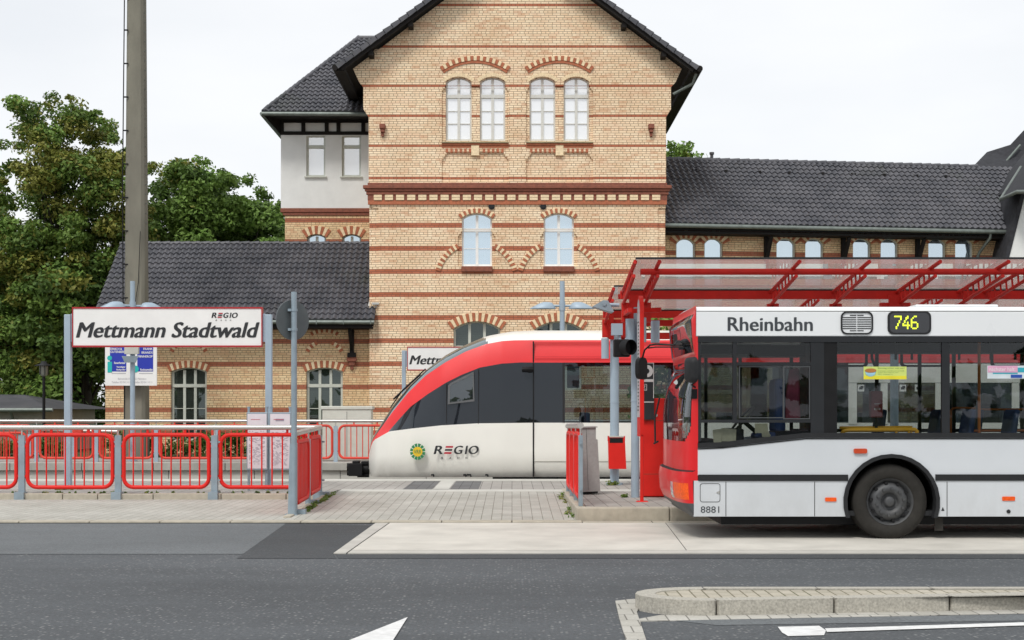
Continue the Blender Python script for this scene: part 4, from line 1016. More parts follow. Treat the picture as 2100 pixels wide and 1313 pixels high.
t = thing('low_house', 'low grey-roofed house on the left behind the far railing', 'building', (PX(40, 50), 51, .1))
DH = 50.0
m = MB(); m.box(PX(-260, DH), PX(92, DH), DH, DH+6, .1, PZ(838, DH)); m.build('wall', pm('dull_render', (.42, .40, .35), .9, dirt=.2), t)
m = MB(); e = PZ(838, DH); m.add([(PX(-280, DH), DH-.7, e), (PX(122, DH), DH-.7, e-.02), (PX(122, DH), DH+7, e-.02), (PX(-280, DH), DH+7, e), (PX(-280, DH), DH+3, PZ(805, DH)), (PX(-10, DH), DH+3, PZ(808, DH))], [(0, 1, 5, 4), (1, 2, 5), (2, 3, 4, 5), (0, 1, 2, 3)]); m.build('roof', M_tile, t)
m = MB(); m.tube([(PX(-280, DH), DH-.72, e-.05), (PX(122, DH), DH-.72, e-.05)], .07, 8); m.tube([(PX(34, DH), DH-.6, e-.08), (PX(30, DH), DH-.2, e-.35), (PX(20, DH), DH-.05, e-.45), (PX(5, DH), DH-.05, e-.45)], .05, 8); m.build('gutter', M_gutter, t)
DL = 48.3; x = PX(90, DL)
t = thing('street_lamp', 'black garden-style street lamp with a flat cap in front of the dark trees', 'street lamp', (x, DL, .1))
m = MB(); m.tube([(x, DL, .1), (x, DL, PZ(769, DL))], .05, 10); m.build('pole', M_black, t)
m = MB(); m.lathe((x, DL, PZ(769, DL)), [(.05, -.05), (.13, 0), (.15, .32), (.15, .34)], 16); m.build('lantern', pm('lantern_glass', (.30, .30, .27), .3), t)
m = MB(); m.lathe((x, DL, PZ(751, DL)), [(.30, 0), (.31, .02), (.10, .09), (.09, .16), (0, .17)], 18)
for k in range(6): a = k*math.pi/3; m.tube([(x+.15*math.cos(a), DL+.15*math.sin(a), PZ(769, DL)), (x+.15*math.cos(a), DL+.15*math.sin(a), PZ(751, DL)+.02)], .012, 5)
m.build('cap', M_trim, t)
D_ = 41.2; m = MB(); m.pbox(144.5, 166, 878, 897, D_, .25); m.build('litter_bin', M_redf, None, bevel=.015, label='small red litter bin beside the post of the name sign on the far platform', cat='bin')
bpy.context.view_layer.update()

# ---------------------------------------------------------------- bus island furniture
D_ = 24.3; zb = .155
t = thing('bin_cabinet', 'tall speckled grey waste cabinet behind the bus island railing', 'bin', (PX(1202, D_), D_+.3, zb))
def q5(cx, cy): return (PX(1140+cx/5.968, D_), PZ(860+cy/5.968, D_)+.0)
prof = [(255, 108), (490, 98), (490, 245), (512, 250), (525, 520), (545, 880), (270, 895)]
m = MB(); m.prism([q5(*p) for p in prof], D_, D_+.55); m.build('cabinet_body', M_greybin, t, bevel=.012)
m = MB(); m.prism([q5(*p) for p in ((245, 92), (508, 88), (508, 100), (245, 106))], D_-.03, D_+.58); m.build('lid', M_greybin, t, bevel=.006)
m = MB(); m.prism([q5(*p) for p in ((368, 110), (372, 110), (398, 868), (394, 868))], D_-.003, D_+.01); m.build('door_gap', M_joint, t)
m = MB(); m.prism([q5(*p) for p in ((285, 895), (515, 882), (515, 905), (285, 912))], D_+.03, D_+.5); m.build('base', M_black, t)

# shelter
SHX = 2.03
t = SH = thing('bus_shelter', 'red steel bus shelter with two tilted glass canopies on grey posts behind the bus', 'shelter', (SHX, 25.5, .15))
for i, X in enumerate((SHX, 6.30, 10.57, 14.84)):
    for D_, r in ((23.3, .068), (28.0, .088)):
        m = MB(); m.tube([(X, D_, .13), (X, D_, 1.62), (X, D_, 3.3)], r, 16); m.tube([(X, D_, .13), (X, D_, .17)], r*1.9, 16); m.tube([(X, D_, 1.75), (X, D_, 1.77)], r+.006, 16); m.build('post', M_bluegrey, t)
def wing(Dk, Df, zk, zf, dz, zmin, first, ribs):
    # Dk row of posts, Df front edge
    x0_, x1_ = 1.84, 16.0
    m = MB(); m.hexa([(x0_, Dk, zk-.0), (x1_, Dk, zk), (x1_, Df-.05, zf), (x0_, Df-.05, zf), (x0_, Dk, zk+.02), (x1_, Dk, zk+.02), (x1_, Df-.05, zf+.02), (x0_, Df-.05, zf+.02)]); m.build('canopy_glass', M_canopy, t)
    m = MB(); m.bar((x0_, Dk+.02, zk-.015), (x1_, Dk+.02, zk-.015), .03, .03); m.bar((x0_, Df-.05, zf+.012), (x1_, Df-.05, zf+.012), .02, .03); m.build('glass_edge', M_trim, t)
    m = MB(); m.box(x0_-.04, x1_, Dk-.04, Dk+.06, zk-.165, zk-.03); m.build('beam', M_redsh, t)
    f = .80; m = MB(); zz = zk+(zf-zk)*f-.09; m.tube([(x0_+.12, Dk+(Df-Dk)*f, zz), (x1_, Dk+(Df-Dk)*f, zz)], .048, 14); m.build('front_tube', M_redsh, t)
    for X in ribs:
        m = MB(); A = Vector((X, Dk+.04, zk-.06)); B = Vector((X, Df, zf-.035)); m.tube([A, B], .031, 10)
        A2 = Vector((X, Dk-.05, zk-.27)); B2 = Vector((X, Dk+(Df-Dk)*.90, zk+(zf-zk)*.90-.20)); m.tube([A2, B2], .028, 10)
        for k in range(1, 8):
            q = k/8*.97; p1 = A.lerp(B, q*.9); p2 = A2.lerp(B2, q); m.bar(p1, p2, .022, .03)
        m.build('rib', M_redsh, t)
rb_ = [1.84, 2.20, 4.29, 5.33, 6.39, 6.66+.75, 7.85, 8.9, 9.95, 11.0, 12.05, 13.1, 14.2, 15.3]
wing(23.5, 21.1, 3.62, 3.86, 0, 0, True, rb_)
wing(28.0, 25.6, 3.60, 3.84, 0, 0, False, [1.84, 5.6, 7.85, 9.95, 12.05, 14.2])
m = MB()
for X in (SHX, 6.3, 10.57, 14.84): m.box(X-.22, X+.26, 23.28, 23.42, 3.06, 3.38); m.box(X-.10, X+.10, 23.24, 23.30, 3.0, 3.5)
for X in (4.29, 5.33, 7.41, 8.9): m.box(X-.06, X+.06, 23.42, 23.5, 3.15, 3.37); m.box(X+.03, X+.12, 23.36, 23.42, 3.10, 3.37)
build_each(m, 'bracket', M_redsh, t)
m = MB()
for X in (SHX, 6.3, 10.57): m.box(X-.24, X+.22, 27.95, 28.12, 3.05, 3.40); m.box(X-.12, X-.02, 27.9, 27.95, 3.0, 3.5)
build_each(m, 'bracket', M_redsh, t)
m = MB(); m.box(1.9, 16, 28.13, 28.22, 3.02, 3.14); m.box(1.9, 16, 28.1, 28.18, 3.28, 3.40); m.box(1.9, 16, 28.13, 28.22, 3.145, 3.15); m.build('beam', M_redsh, t)
m = MB(); m.bar((1.82, 22.6, 3.19), (2.36, 22.4, 3.20), .06, .07); m.bar((1.86, 23.3, 3.19), (1.86, 22.3, 3.19), .06, .07); build_each(m, 'bracket', M_redsh, t)
for (X, Y, z0_, z1_) in ((1.83, 27.8, 2.62, 3.02), (1.93, 23.1, 2.70, 3.10), (2.12, 23.1, 2.72, 3.12), (2.42, 23.9, 2.75, 3.12)):
    m = MB(); m.tube([(X, Y, z0_), (X, Y, z0_+.1), (X, Y, z1_)], .075, 12); m.build('loudspeaker', M_bluegrey, t)
m = MB(); m.box(1.62, 1.80, 23.0, 23.12, 2.83, 3.02); m.build('junction_box', M_bluegrey, t)
# lamp on an arm at the end of the shelter
m = MB(); D_ = 23.6; m.tube([(PX(1270, D_), D_, PZ(626, D_)), (PX(1240, D_), D_, PZ(625, D_))], .03, 8); m.build('lamp_arm', M_bluegrey, t)
m = MB(); P_ = [(1214, 630), (1236, 617), (1246, 618), (1258, 641), (1254, 642)]; m.prism([(PX(a, D_), PZ(b, D_)) for a, b in P_], D_-.16, D_+.16); m.tube([(PX(1238, D_), D_-.18, PZ(625, D_)), (PX(1238, D_), D_+.1, PZ(625, D_))], .035, 10); m.build('lamp_shade', M_galv, t, bevel=.01)
# black signal
D_ = 22.95; t = thing('signal_light', 'black signal light with a deep round hood on the shelter posts', 'signal', (PX(1276, D_), D_, PZ(733, D_)))
m = MB(); m.box(PX(1259, D_), PX(1292, D_), D_-.02, D_+.2, PZ(732, D_), PZ(696, D_)); m.build('housing', M_black, t, bevel=.02)
m = MB(); c = Vector((PX(1281, D_), D_-.02, PZ(713, D_))); u = Vector((.6, -.8, 0)); m.tube([c, c+u*.16], .125, 24, caps=False); m.tube([c, c+u*.02], .12, 24); m.tube([c+u*.15, c+u*.16], .125, 24, caps=False, r2=.118); m.build('hood', M_black, t)
m = MB(); m.bar((PX(1272, D_), D_+.1, PZ(697, D_)), (PX(1272, D_), D_+.12, PZ(680, D_)), .04, .04); m.bar((PX(1285, D_), D_+.1, PZ(697, D_)), (PX(1290, D_), 23.2, PZ(690, D_)), .04, .04); m.build('bracket', M_bluegrey, t)
# litter bin on the rear post
D_ = 27.72; t = thing('litter_bin', 'bright red litter bin hung on the rear grey shelter post', 'bin', (PX(1266, D_), D_, PZ(962, D_)))
m = MB(); m.prism([(PX(a, D_), PZ(b, D_)) for a, b in ((1247.5, 897), (1281.5, 897), (1284.5, 962), (1249, 962))], D_, D_+.17); m.build('bin_body', M_redp, t, bevel=.012)
m = MB(); m.pbox(1250.5, 1277.5, 898.5, 908.5, D_-.004, .02); m.build('opening', M_black, t)
m = MB(); m.pbox(1247, 1282, 894.5, 897, D_-.01, .2); m.build('lid', M_pale, t); m = MB(); m.pbox(1246.5, 1248.8, 894.5, 905, D_-.012, .1); m.pbox(1279.6, 1282, 894.5, 905, D_-.012, .1); m.build('hinge', M_redp, t)
# bus stop stele seen from its edge
t = thing('stop_sign', 'tall thin red bus stop stele seen edge-on beside the front of the bus', 'sign', (PX(1314, 21.9), 22.1, .19))
X = PX(1313.5, 21.9); 
def cap(z0_, z1_, ya, yb):
    r = (yb-ya)/2; return [(ya, z0_), (yb, z0_), (yb, z1_-r)]+[((ya+yb)/2+r*math.cos(a), z1_-r+r*math.sin(a)) for a in [math.pi*k/10 for k in range(1, 10)]]+[(ya, z1_-r)]
m = MB(); m.prismx(cap(1.20, PZ(604, 21.9), 21.9, 22.42), X-.005, X+.055); m.box(X, X+.05, 21.9, 22.0, .17, 1.24); m.box(X-.06, X+.12, 21.85, 22.06, .17, .20); m.build('frame', M_redp, t, bevel=.012)
m = MB(); m.prismx(cap(1.5, PZ(604, 21.9)-.06, 21.97, 22.37), X-.010, X-.004); m.build('face', pm('stele_grey', (.50, .50, .52), .5), t)
m = MB(); rr = random.Random(2)
for k in range(26): z = 1.6+k*.055; m.box(X-.013, X-.010, 22.05, 22.05+rr.uniform(.1, .25), z, z+.02)
m.build('print_lines', M_ink, t)
# red ticket machine with black panel
D_ = 23.35; t = thing('ticket_machine', 'red ticket machine with black board beside the stop stele, partly behind the bus', 'machine', (PX(1345, D_), D_+.3, .18))
m = MB(); m.pbox(1318, 1400, 817, 1018.5, D_, .5); m.build('machine_body', M_redp, t, bevel=.015)
m = MB(); m.pbox(1316, 1341.5, 744, 861, D_-.06, .055); m.build('board', M_ink, t, bevel=.004)
m = MB(); m.pbox(1319, 1340, 778, 783.5, D_-.064, .003); m.pbox(1319, 1341, 824, 825.5, D_-.064, .003); m.pbox(1339.7, 1340.9, 745, 817, D_-.064, .003); m.pbox(1320, 1341, 744.3, 745.4, D_-.064, .003)
q = []; 
for k in range(11): a = -math.pi/2+math.pi*k/10; q.append((PX(1327+math.cos(a)*11.5, D_), PZ(761.5-math.sin(a)*12.5, D_)))
for k in range(11): a = math.pi/2-math.pi*k/10; q.append((PX(1326+math.cos(a)*5, D_), PZ(761.5-math.sin(a)*5.5, D_)))
m.prism(q, D_-.064, D_-.061)
m.ring(rrect(PX(1316.5, D_), PX(1326, D_), PZ(801, D_), PZ(788, D_), .004, 1), rrect(PX(1317.5, D_), PX(1325, D_), PZ(800, D_), PZ(789, D_), .003, 1), D_-.064, .002); m.build('symbol', M_white, t)
ptext(t, 'Z', 1318.5, 1324, 791, 798.5, D_-.065, M_white)
m = MB(); m.tube([(PX(1345.5, D_), D_-.02, PZ(852, D_)), (PX(1345.5, D_), D_, PZ(852, D_))], .025, 12); m.build('lock', M_steel, t)
m = MB(); m.pbox(1318, 1372, 862.5, 863.3, D_-.003, .004); m.pbox(1318, 1372, 972, 972.8, D_-.003, .004); m.build('door_gap', M_redd, t)
# ---------------------------------------------------------------- train
TD = 30.42; TC = TD+1.43
TR = thing('train', 'white and red regional railcar with a sloping nose standing at the platform', 'train', (4, TC, -.4))
def cpx(c): return 700+c/2.4317
def cpy(c): return 560+c/2.4317
def ip(tab, x): return float(np.interp(x, [a for a, b in tab], [b for a, b in tab]))
B_ = [(138, 975), (142, 1000), (150, 1012), (175, 1018), (240, 1018), (4000, 1018)]
Wt = [(138, 905), (142, 885), (152, 850), (165, 832), (240, 790), (350, 776), (500, 760), (680, 750), (958, 747), (4000, 747)]
Gt = [(138, 903), (142, 882), (152, 846), (165, 828), (238, 788), (290, 727), (345, 667), (430, 605), (520, 548), (600, 508), (690, 472), (800, 452), (900, 446), (958, 447), (4000, 447)]
Rt = [(138, 898), (142, 872), (152, 838), (165, 818), (200, 770), (250, 700), (330, 600), (420, 512), (520, 445), (620, 392), (720, 355), (800, 340), (860, 336), (958, 335), (4000, 335)]
St = [(138, 893), (142, 866), (152, 830), (165, 806), (200, 752), (260, 658), (340, 562), (430, 478), (520, 412), (600, 368), (700, 326), (740, 314), (850, 294), (958, 289), (4000, 289)]
HWt = [(138, .25), (150, .55), (175, .82), (240, 1.06), (350, 1.22), (500, 1.34), (700, 1.41), (800, 1.43), (4000, 1.43)]
cols = sorted(set(list(np.linspace(138, 958, 84))+[958+k*60 for k in range(1, 45)]+[1115, 1432, 1700, 1760, 2150, 2240, 2600, 2700, 3200, 3300]))
panes = [(1115, 1690), (1760, 2150), (2240, 2600), (2700, 3200)]
NR = 6
def tcol(c, side):
    hw = ip(HWt, c); P_ = []
    def pt(cy, off):
        d = TC-off; return (PX(cpx(c), d), TC-off*side, PZ(cpy(cy), d))
    b, w, g, r, s = ip(B_, c), ip(Wt, c), ip(Gt, c), ip(Rt, c), ip(St, c)
    def pw(cyy, off):      # take x and z from the near side picture, mirror the far side
        d = TC-off; return Vector((PX(cpx(c), d), TC-off*side, PZ(cpy(cyy), d)))
    rows = [pw(b, max(hw-.12, .1)), pw(b-(b-w)*.12, hw-.02), pw((b+w)/2, hw), pw(w, hw-.01)]
    rows += [pw((w+g)/2, hw-.03), pw(g, hw-.06), pw((g+r)/2, hw-.10), pw(r, max(hw-.20, .05))]
    A = rows[-1]; C = pw(s, .0)
    off = max(hw-.20, .05)
    for k in range(1, NR+1):
        a = math.pi/2*k/NR; f = math.sin(a)
        rows.append(Vector((A.x+(C.x-A.x)*(1-math.cos(a)), TC-off*math.cos(a)*side, A.z+(C.z-A.z)*f)))
    return rows
body = MB(); 
for side in (1, -1):
    grid = [tcol(c, side) for c in cols]; nr = len(grid[0]); vs = [p for g in grid for p in g]
    groups = {}
    for i in range(len(cols)-1):
        cm = (cols[i]+cols[i+1])/2
        for j in range(nr-1):
            if j < 3: mi = 0
            elif j < 5:
                mi = 3 if any(a-1 <= cm <= b+1 for a, b in panes) else 2
                if cm < 240: mi = 1
            elif j < 7: mi = 1
            else: mi = 4 if cm < 728-(j-7)*6 else 0
            groups.setdefault(mi, []).append((i*nr+j, i*nr+j+1, (i+1)*nr+j+1, (i+1)*nr+j))
    for mi, fs in groups.items(): body.add(vs, fs, mi, True)
M_ws = glass('train_windscreen', (.12, .14, .14), .18, (.8, .9, .95), solid=.6, sc=(.10, .12, .12))
def strip(mb, mats, name, want):    # keep only faces of some materials
    q = MB(); q.v = mb.v; idx = [k for k in range(len(mb.f)) if mb.m[k] in want]
    used = sorted({v for k in idx for v in mb.f[k]}); mp_ = {v: i for i, v in enumerate(used)}
    q.v = [mb.v[v] for v in used]; q.f = [tuple(mp_[v] for v in mb.f[k]) for k in idx]; q.m = [want.index(mb.m[k]) for k in idx]; q.s = [mb.s[k] for k in idx]
    for w_ in comps(q): w_.build(name, mats, TR)
strip(body, [M_trainw, M_trainr], 'body', [0, 1])
strip(body, [M_trainglass], 'window_band', [2]); strip(body, [M_trainclear], 'side_window', [3]); strip(body, [M_ws], 'windscreen', [4])
m = MB(); m.box(PX(1010, TD), PX(cpx(3500), TD), TD+.2, TC+1.25, -.45, .85); m.build('interior', M_trim, TR)
m = MB(); 
for k in range(9):
    X = PX(1200, TD)+k*1.6
    for yy in (TD+.25, TC+.35): m.box(X, X+.12, yy, yy+.9, .8, 1.55); m.box(X+.12, X+.5, yy, yy+.9, .8, 1.05)
m.build('seat_rows', pm('train_seat_cloth', (.04, .06, .12), .9), TR, bevel=.03)
yS = TD-.004
m = MB(); 
xj = PX(1094, TD); m.box(xj-.016, xj+.016, TD-.006, TD+.05, PZ(978, TD), PZ(868, TD)); m.box(xj-.013, xj+.013, TD-.003, TD+.25, PZ(868, TD), PZ(745, TD))
m.box(xj-.014, xj+.014, TD+.06, TD+.35, PZ(745, TD), PZ(700, TD)); m.build('body_joint', M_black, TR)
m = MB(); m.box(PX(1095, TD), 22, TD-.004, TD+.02, PZ(947, TD), PZ(946, TD)); m.build('panel_seam', pm('seam_grey', (.35, .34, .3), .6), TR)  # thin grey strip along the horizontal panel seam
m = MB()
for k in range(13):
    py_ = 703+k*2.9
    if py_ > 740: break
    f = (743-py_)/(743-698); off = .06+.13*f; z = PZ(py_, TD+off); m.box(PX(1097, TD), 21.5, TD+off-.012, TD+off+.05, z-.004, z+.004)
m.build('ribbing', pm('train_dark_red', (.50, .012, .016), .5), TR)
# driver side window frame, dividing lines, mirror
def tq(c, r, off=-.0): return (PX(cpx(c), TD), TD+off, PZ(cpy(r), TD))
M_tl = pm('band_line', (.012, .012, .013), .5); M_tfr = pm('window_frame_grey', (.12, .125, .13), .5)
def offc(c): return 1.43-ip(HWt, c)-.0
m = MB()
for c in (683, 523):
    o_c = offc(c); m.box(PX(cpx(c-1.5), TD), PX(cpx(c+1.5), TD), TD+o_c+.0, TD+o_c+.06, PZ(cpy(751), TD), PZ(cpy(480 if c > 600 else 552), TD))
m.box(PX(cpx(1104), TD), PX(cpx(1114), TD), TD+.0, TD+.05, PZ(cpy(746), TD), PZ(cpy(449), TD)); m.build('window_bar', M_tl, TR)
m = MB(); P_ = [(532, 562), (545, 548), (600, 520), (660, 492), (664, 640), (530, 656)]; Q_ = [(541, 566), (550, 556), (604, 531), (654, 505), (656, 630), (541, 646)]
m.ring([(PX(cpx(a), TD), PZ(cpy(b), TD)) for a, b in P_], [(PX(cpx(a), TD), PZ(cpy(b), TD)) for a, b in Q_], TD+.035, .05); m.build('sliding_window_frame', M_tfr, TR)
m = MB(); m.poly([(PX(cpx(a), TD), TD+.055, PZ(cpy(b), TD)) for a, b in Q_]); m.build('sliding_pane', glass('train_sliding_glass', (.3, .33, .35), .13, (.8, .88, .95), solid=.6, sc=(.03, .035, .04)), TR)
m = MB(); c = Vector((PX(cpx(930), TD), TD-.05, PZ(cpy(481), TD))); m.tube([c-Vector((.11, 0, 0)), c-Vector((.03, .03, 0)), c+Vector((.1, .02, 0))], .05, 12); m.box(c.x-.0, c.x+.1, c.y-.02, c.y+.09, c.z-.06, c.z+.06); m.build('camera_pod', M_black, TR, bevel=.01)
# white door surround further along, seen through the bus
m = MB()
for a, b, q0, q1 in ((1740, 2300, 746, 785), (1740, 1757, 786, 870), (1806, 1820, 786, 870), (1918, 1932, 786, 870), (2075, 2090, 786, 870)): m.box(PX(a, TD), PX(b, TD), TD-.012, TD+.02, PZ(q1, TD), PZ(q0, TD))
m.build('door_surround', M_trainw, TR)
m = MB()
for a in (1759, 1845, 1876): m.box(PX(a, TD), PX(a+13, TD), TD-.014, TD+.02, PZ(803, TD), PZ(789, TD))
m.build('sticker', M_white, TR)
m = MB()
for a in (1761.5, 1847, 1879): m.box(PX(a, TD), PX(a+7, TD), TD-.016, TD+.0, PZ(799, TD), PZ(794, TD)); m.box(PX(a+3, TD), PX(a+9, TD), TD-.018, TD+.0, PZ(797, TD), PZ(791.5, TD))
m.build('sticker_mark', M_ink, TR)
# coupler and wipers
m = MB(); D_ = TC
def pp(a, b, d=D_): return (PX(a, d), d, PZ(b, d))
m.tube([pp(757, 962), pp(728, 962)], .11, 12); m.box(PX(716, D_), PX(745, D_), D_-.2, D_+.2, PZ(976, D_), PZ(950, D_)); m.tube([pp(712, 958), pp(722, 958)], .09, 12); m.tube([pp(712, 970), pp(725, 970)], .06, 10)
m.box(PX(724, D_), PX(738, D_), D_-.16, D_+.16, PZ(950, D_), PZ(945, D_)); m.box(PX(741, D_), PX(757, D_), D_-.1, D_+.1, PZ(953, D_), PZ(946, D_)); m.tube([pp(733, 975), pp(757, 975)], .05, 8); m.build('coupler', M_black, TR, bevel=.015)
m = MB(); dW = TC-.55
m.tube([(PX(cpx(245), dW), dW, PZ(cpy(672), dW)), (PX(cpx(305), dW), dW, PZ(cpy(585), dW)), (PX(cpx(420), dW), dW, PZ(cpy(478), dW))], .014, 6); m.tube([(PX(cpx(260), dW), dW, PZ(cpy(630), dW)), (PX(cpx(350), dW), dW, PZ(cpy(545), dW)), (PX(cpx(395), dW), dW, PZ(cpy(505), dW))], .02, 6); m.build('wiper', M_black, TR)
# marks on the flank
def tfn(x, y, z): return (x, y, z)
regio(TR, 890, 981, 914.5, 931.5, TD-.012+.0)
m = MB(); c = (PX(856.5, TD), PZ(926.5, TD)); r0, r1 = .085, .165
for k in range(12):
    a0 = 2*math.pi*(k+.12)/12; a1 = 2*math.pi*(k+.88)/12
    m.prism([(c[0]+r*math.sin(a), c[1]+r*1.08*math.cos(a)) for r, a in ((r0, a0), (r0, a1), (r1, a1), (r1, a0))], TD-.014, TD+.04)
m.build('emblem', pm('emblem_green', (.02, .22, .08), .4), TR)
m = MB(); m.tube([(c[0], TD-.016, c[1]), (c[0], TD+.03, c[1])], .105, 24); m.build('emblem', pm('emblem_yellow', (.75, .50, .02), .4), TR)
text(TR, 'VRR', c[0]-.080, c[0]+.080, c[1]-.04, c[1]+.04, TD-.019, pm('emblem_green', (.02, .22, .08)), bold=.02)
m = MB()
for a, w in ((884, 5), (950, 5), (957, 8), (995, 5)): m.tube([(PX(a, TD), TD-.0, PZ(974, TD)), (PX(a+w, TD), TD-.0, PZ(974, TD)), (PX(a+w+1, TD), TD, PZ(978, TD))], .02, 6)
m.build('step_fittings', M_black, TR)
m = MB(); 
for X in (0.2, 2.6, 14.0, 16.4):
    for yy in (TC-.78, TC+.66): m.tube([(X, yy, -.03), (X, yy+.12, -.03)], .40, 24)
m.build('wheels', M_trim, TR)

# ---------------------------------------------------------------- bus
YB = 17.5; YF = 20.0; YC = (YB+YF)/2; XE = 14.1
BUS = thing('bus', 'silver-white city bus with a red front standing at the bus island, line 746', 'bus', (8, YC, 0))
bx = lambda p: PX(p, YB)
bz = lambda q: PZ(q, YB)
wx, wz, wr = bx(1828), bz(1030), 97*YB/F
rx2 = wx+5.9
def archpts(cx, r, zb, n=18):
    a0 = math.asin((zb-wz)/r) if abs(zb-wz) < r else 0
    return [(cx+r*math.cos(math.pi-a0-(math.pi-2*a0)*k/n), wz+r*math.sin(math.pi-a0-(math.pi-2*a0)*k/n)) for k in range(n+1)]
zb = bz(1059.5)
low = [(bx(1423), zb)]+archpts(wx, wr, zb)+archpts(rx2, wr, zb)+[(XE, zb), (XE, bz(898)), (bx(1652), bz(898)), (bx(1560), bz(908)), (bx(1482), bz(918)), (bx(1431), bz(919)), (bx(1431), bz(986)), (bx(1423), bz(986))]
m = MB(); m.prism(low, YB, YB+.05); m.build('side_panel', M_buss, BUS)
m = MB(); m.prism([(a, b) for a, b in low], YF-.05, YF); m.build('side_panel', M_buss, BUS, label='kerb side panel')
# roof and fascia
pr = [(YB, bz(690)), (YB, bz(641)), (YB+.02, bz(633)), (YB+.10, bz(628.5)), (YB+.3, bz(627)+.0), (YC, bz(624)), (YF-.3, bz(627)), (YF-.1, bz(628.5)), (YF-.02, bz(633)), (YF, bz(641)), (YF, bz(690))]
m = MB(); m.prismx(pr, bx(1428), XE); m.build('roof', M_busw, BUS, bevel=.01)
m = MB(); m.box(bx(1890), bx(2062), YB+.25, YF-.4, bz(627), bz(621.5)); m.build('roof_hatch', M_busw, BUS, bevel=.03)
m = MB(); m.box(bx(1428), XE, YB-.003, YB+.01, bz(638.4), bz(637.6)); m.build('rain_line', pm('seam_grey', (.35, .34, .3)), BUS)  # same plain grey, a thin line below the roof curve
# back wall and floor
m = MB(); m.box(XE, XE+.06, YB, YF, .3, bz(628)); m.build('rear_wall', M_buss, BUS, bevel=.01)
m = MB(); m.box(bx(1440), XE, YB+.08, YF-.08, .30, .36); m.box(bx(1440)+.3, XE, YB+.45, YF-.45, .16, .3); m.build('floor', M_trim, BUS)
# window band frames, near and far
def fr(m, p0, p1, q0, q1, y0, th=.05, mi=0): m.box(bx(p0), bx(p1), y0, y0+th, bz(q1), bz(q0), mi)
m = MB()
fr(m, 1430, 1431, 690, 919, YB+.002); m.box(bx(1431), XE, YB-.002, YB+.05, bz(702), bz(690)-.002)
fr(m, 1431, 1438, 702, 905, YB+.004); fr(m, 1503, 1511, 702, 868, YB+.004); fr(m, 1512, 1664, 743, 750, YB+.006); fr(m, 1431, 1664, 861, 867, YB+.003, .05)
fr(m, 1663, 1690, 702, 896, YB+.004, .3); fr(m, 1932, 1948, 702, 893, YB+.004)
for p in (2148, 2390, 2640, 2880): m.box(bx(p), bx(p+16), YB+.004, YB+.05, bz(893), bz(702))
m.build('window_frame', M_band, BUS)
m = MB(); fr(m, 1690, 1717, 702, 893, YB+.008, .35); m.build('pillar', M_black, BUS)
m = MB(); pts = [(1431, 919), (1482, 917), (1560, 908), (1652, 898)]; th = 10
for (a, q), (b, r) in zip(pts, pts[1:]): m.prism([(bx(a), bz(q)), (bx(b), bz(r)), (bx(b), bz(r-th)), (bx(a), bz(q-th))], YB-.018, YB+.03)
m.box(bx(1652), XE, YB-.018, YB+.03, bz(898), bz(888)); m.build('trim_strip', M_trim, BUS)
m = MB()
for (a, q), (b, r) in zip(pts, pts[1:]): m.prism([(bx(a), bz(q+3)), (bx(b), bz(r+3)), (bx(b), bz(r+1)), (bx(a), bz(q+1))], YB-.008, YB+.01)
m.box(bx(1652), XE, YB-.008, YB+.01, bz(901), bz(899)); m.build('trim_strip', M_trim, BUS)
gl = [[(1437, 703), (1503, 703), (1503, 862), (1437, 862)], [(1437, 866), (1664, 866), (1664, 894), (1560, 903), (1482, 912), (1437, 913)], [(1511, 703), (1664, 703), (1664, 862), (1511, 862)], [(1717, 703), (1932, 703), (1932, 889), (1717, 889)], [(1948, 703), (2148, 703), (2148, 889), (1948, 889)]]+[[(p+16, 703), (p+242, 703), (p+242, 889), (p+16, 889)] for p in (2148, 2390, 2640)]
for g in gl:
    m = MB(); m.poly([(bx(a), YB+.028, bz(b)) for a, b in g]); m.build('side_window', M_busglass, BUS)
# driver window inner frame
m = MB(); m.ring([(bx(1607), bz(860)), (bx(1662), bz(860)), (bx(1662), bz(751)), (bx(1607), bz(751))], [(bx(1609), bz(858)), (bx(1660), bz(858)), (bx(1660), bz(753)), (bx(1609), bz(753))], YB+.012, .02)
m.ring([(bx(1516), bz(858)), (bx(1608), bz(858)), (bx(1608), bz(751)), (bx(1516), bz(751))], [(bx(1518), bz(856)), (bx(1606), bz(856)), (bx(1606), bz(753)), (bx(1518), bz(753))], YB+.018, .02); m.build('sliding_window_frame', pm('grey_window_edge', (.07, .075, .08), .5), BUS)
# far side: band, pillars, doors
m = MB(); m.box(bx(1440), XE, YF-.06, YF-.01, bz(700), bz(690)-.002)
for p in (1470, 1500, 1580, 1700, 1745, 1900, 2000, 2080, 2240, 2400, 2560, 2720): m.box(bx(p), bx(p+7), YF-.06, YF-.01, .4, bz(700))
m.box(bx(1700), XE, YF-.07, YF-.02, bz(893), bz(885))
for a, b in ((1752, 1838), (1905, 1995), (2090, 2235)): m.ring(rrect(PX(a-60, YF), PX(b-60, YF), 2.22, 2.50, .05), rrect(PX(a-55, YF), PX(b-65, YF), 2.25, 2.47, .04), YF-.05, .03)
m.build('window_frame', M_black, BUS)
m = MB(); m.poly([(bx(1445), YF-.03, .5), (XE, YF-.03, .5), (XE, YF-.03, bz(700)), (bx(1445), YF-.03, bz(700))]); m.build('side_window', M_busglass, BUS)
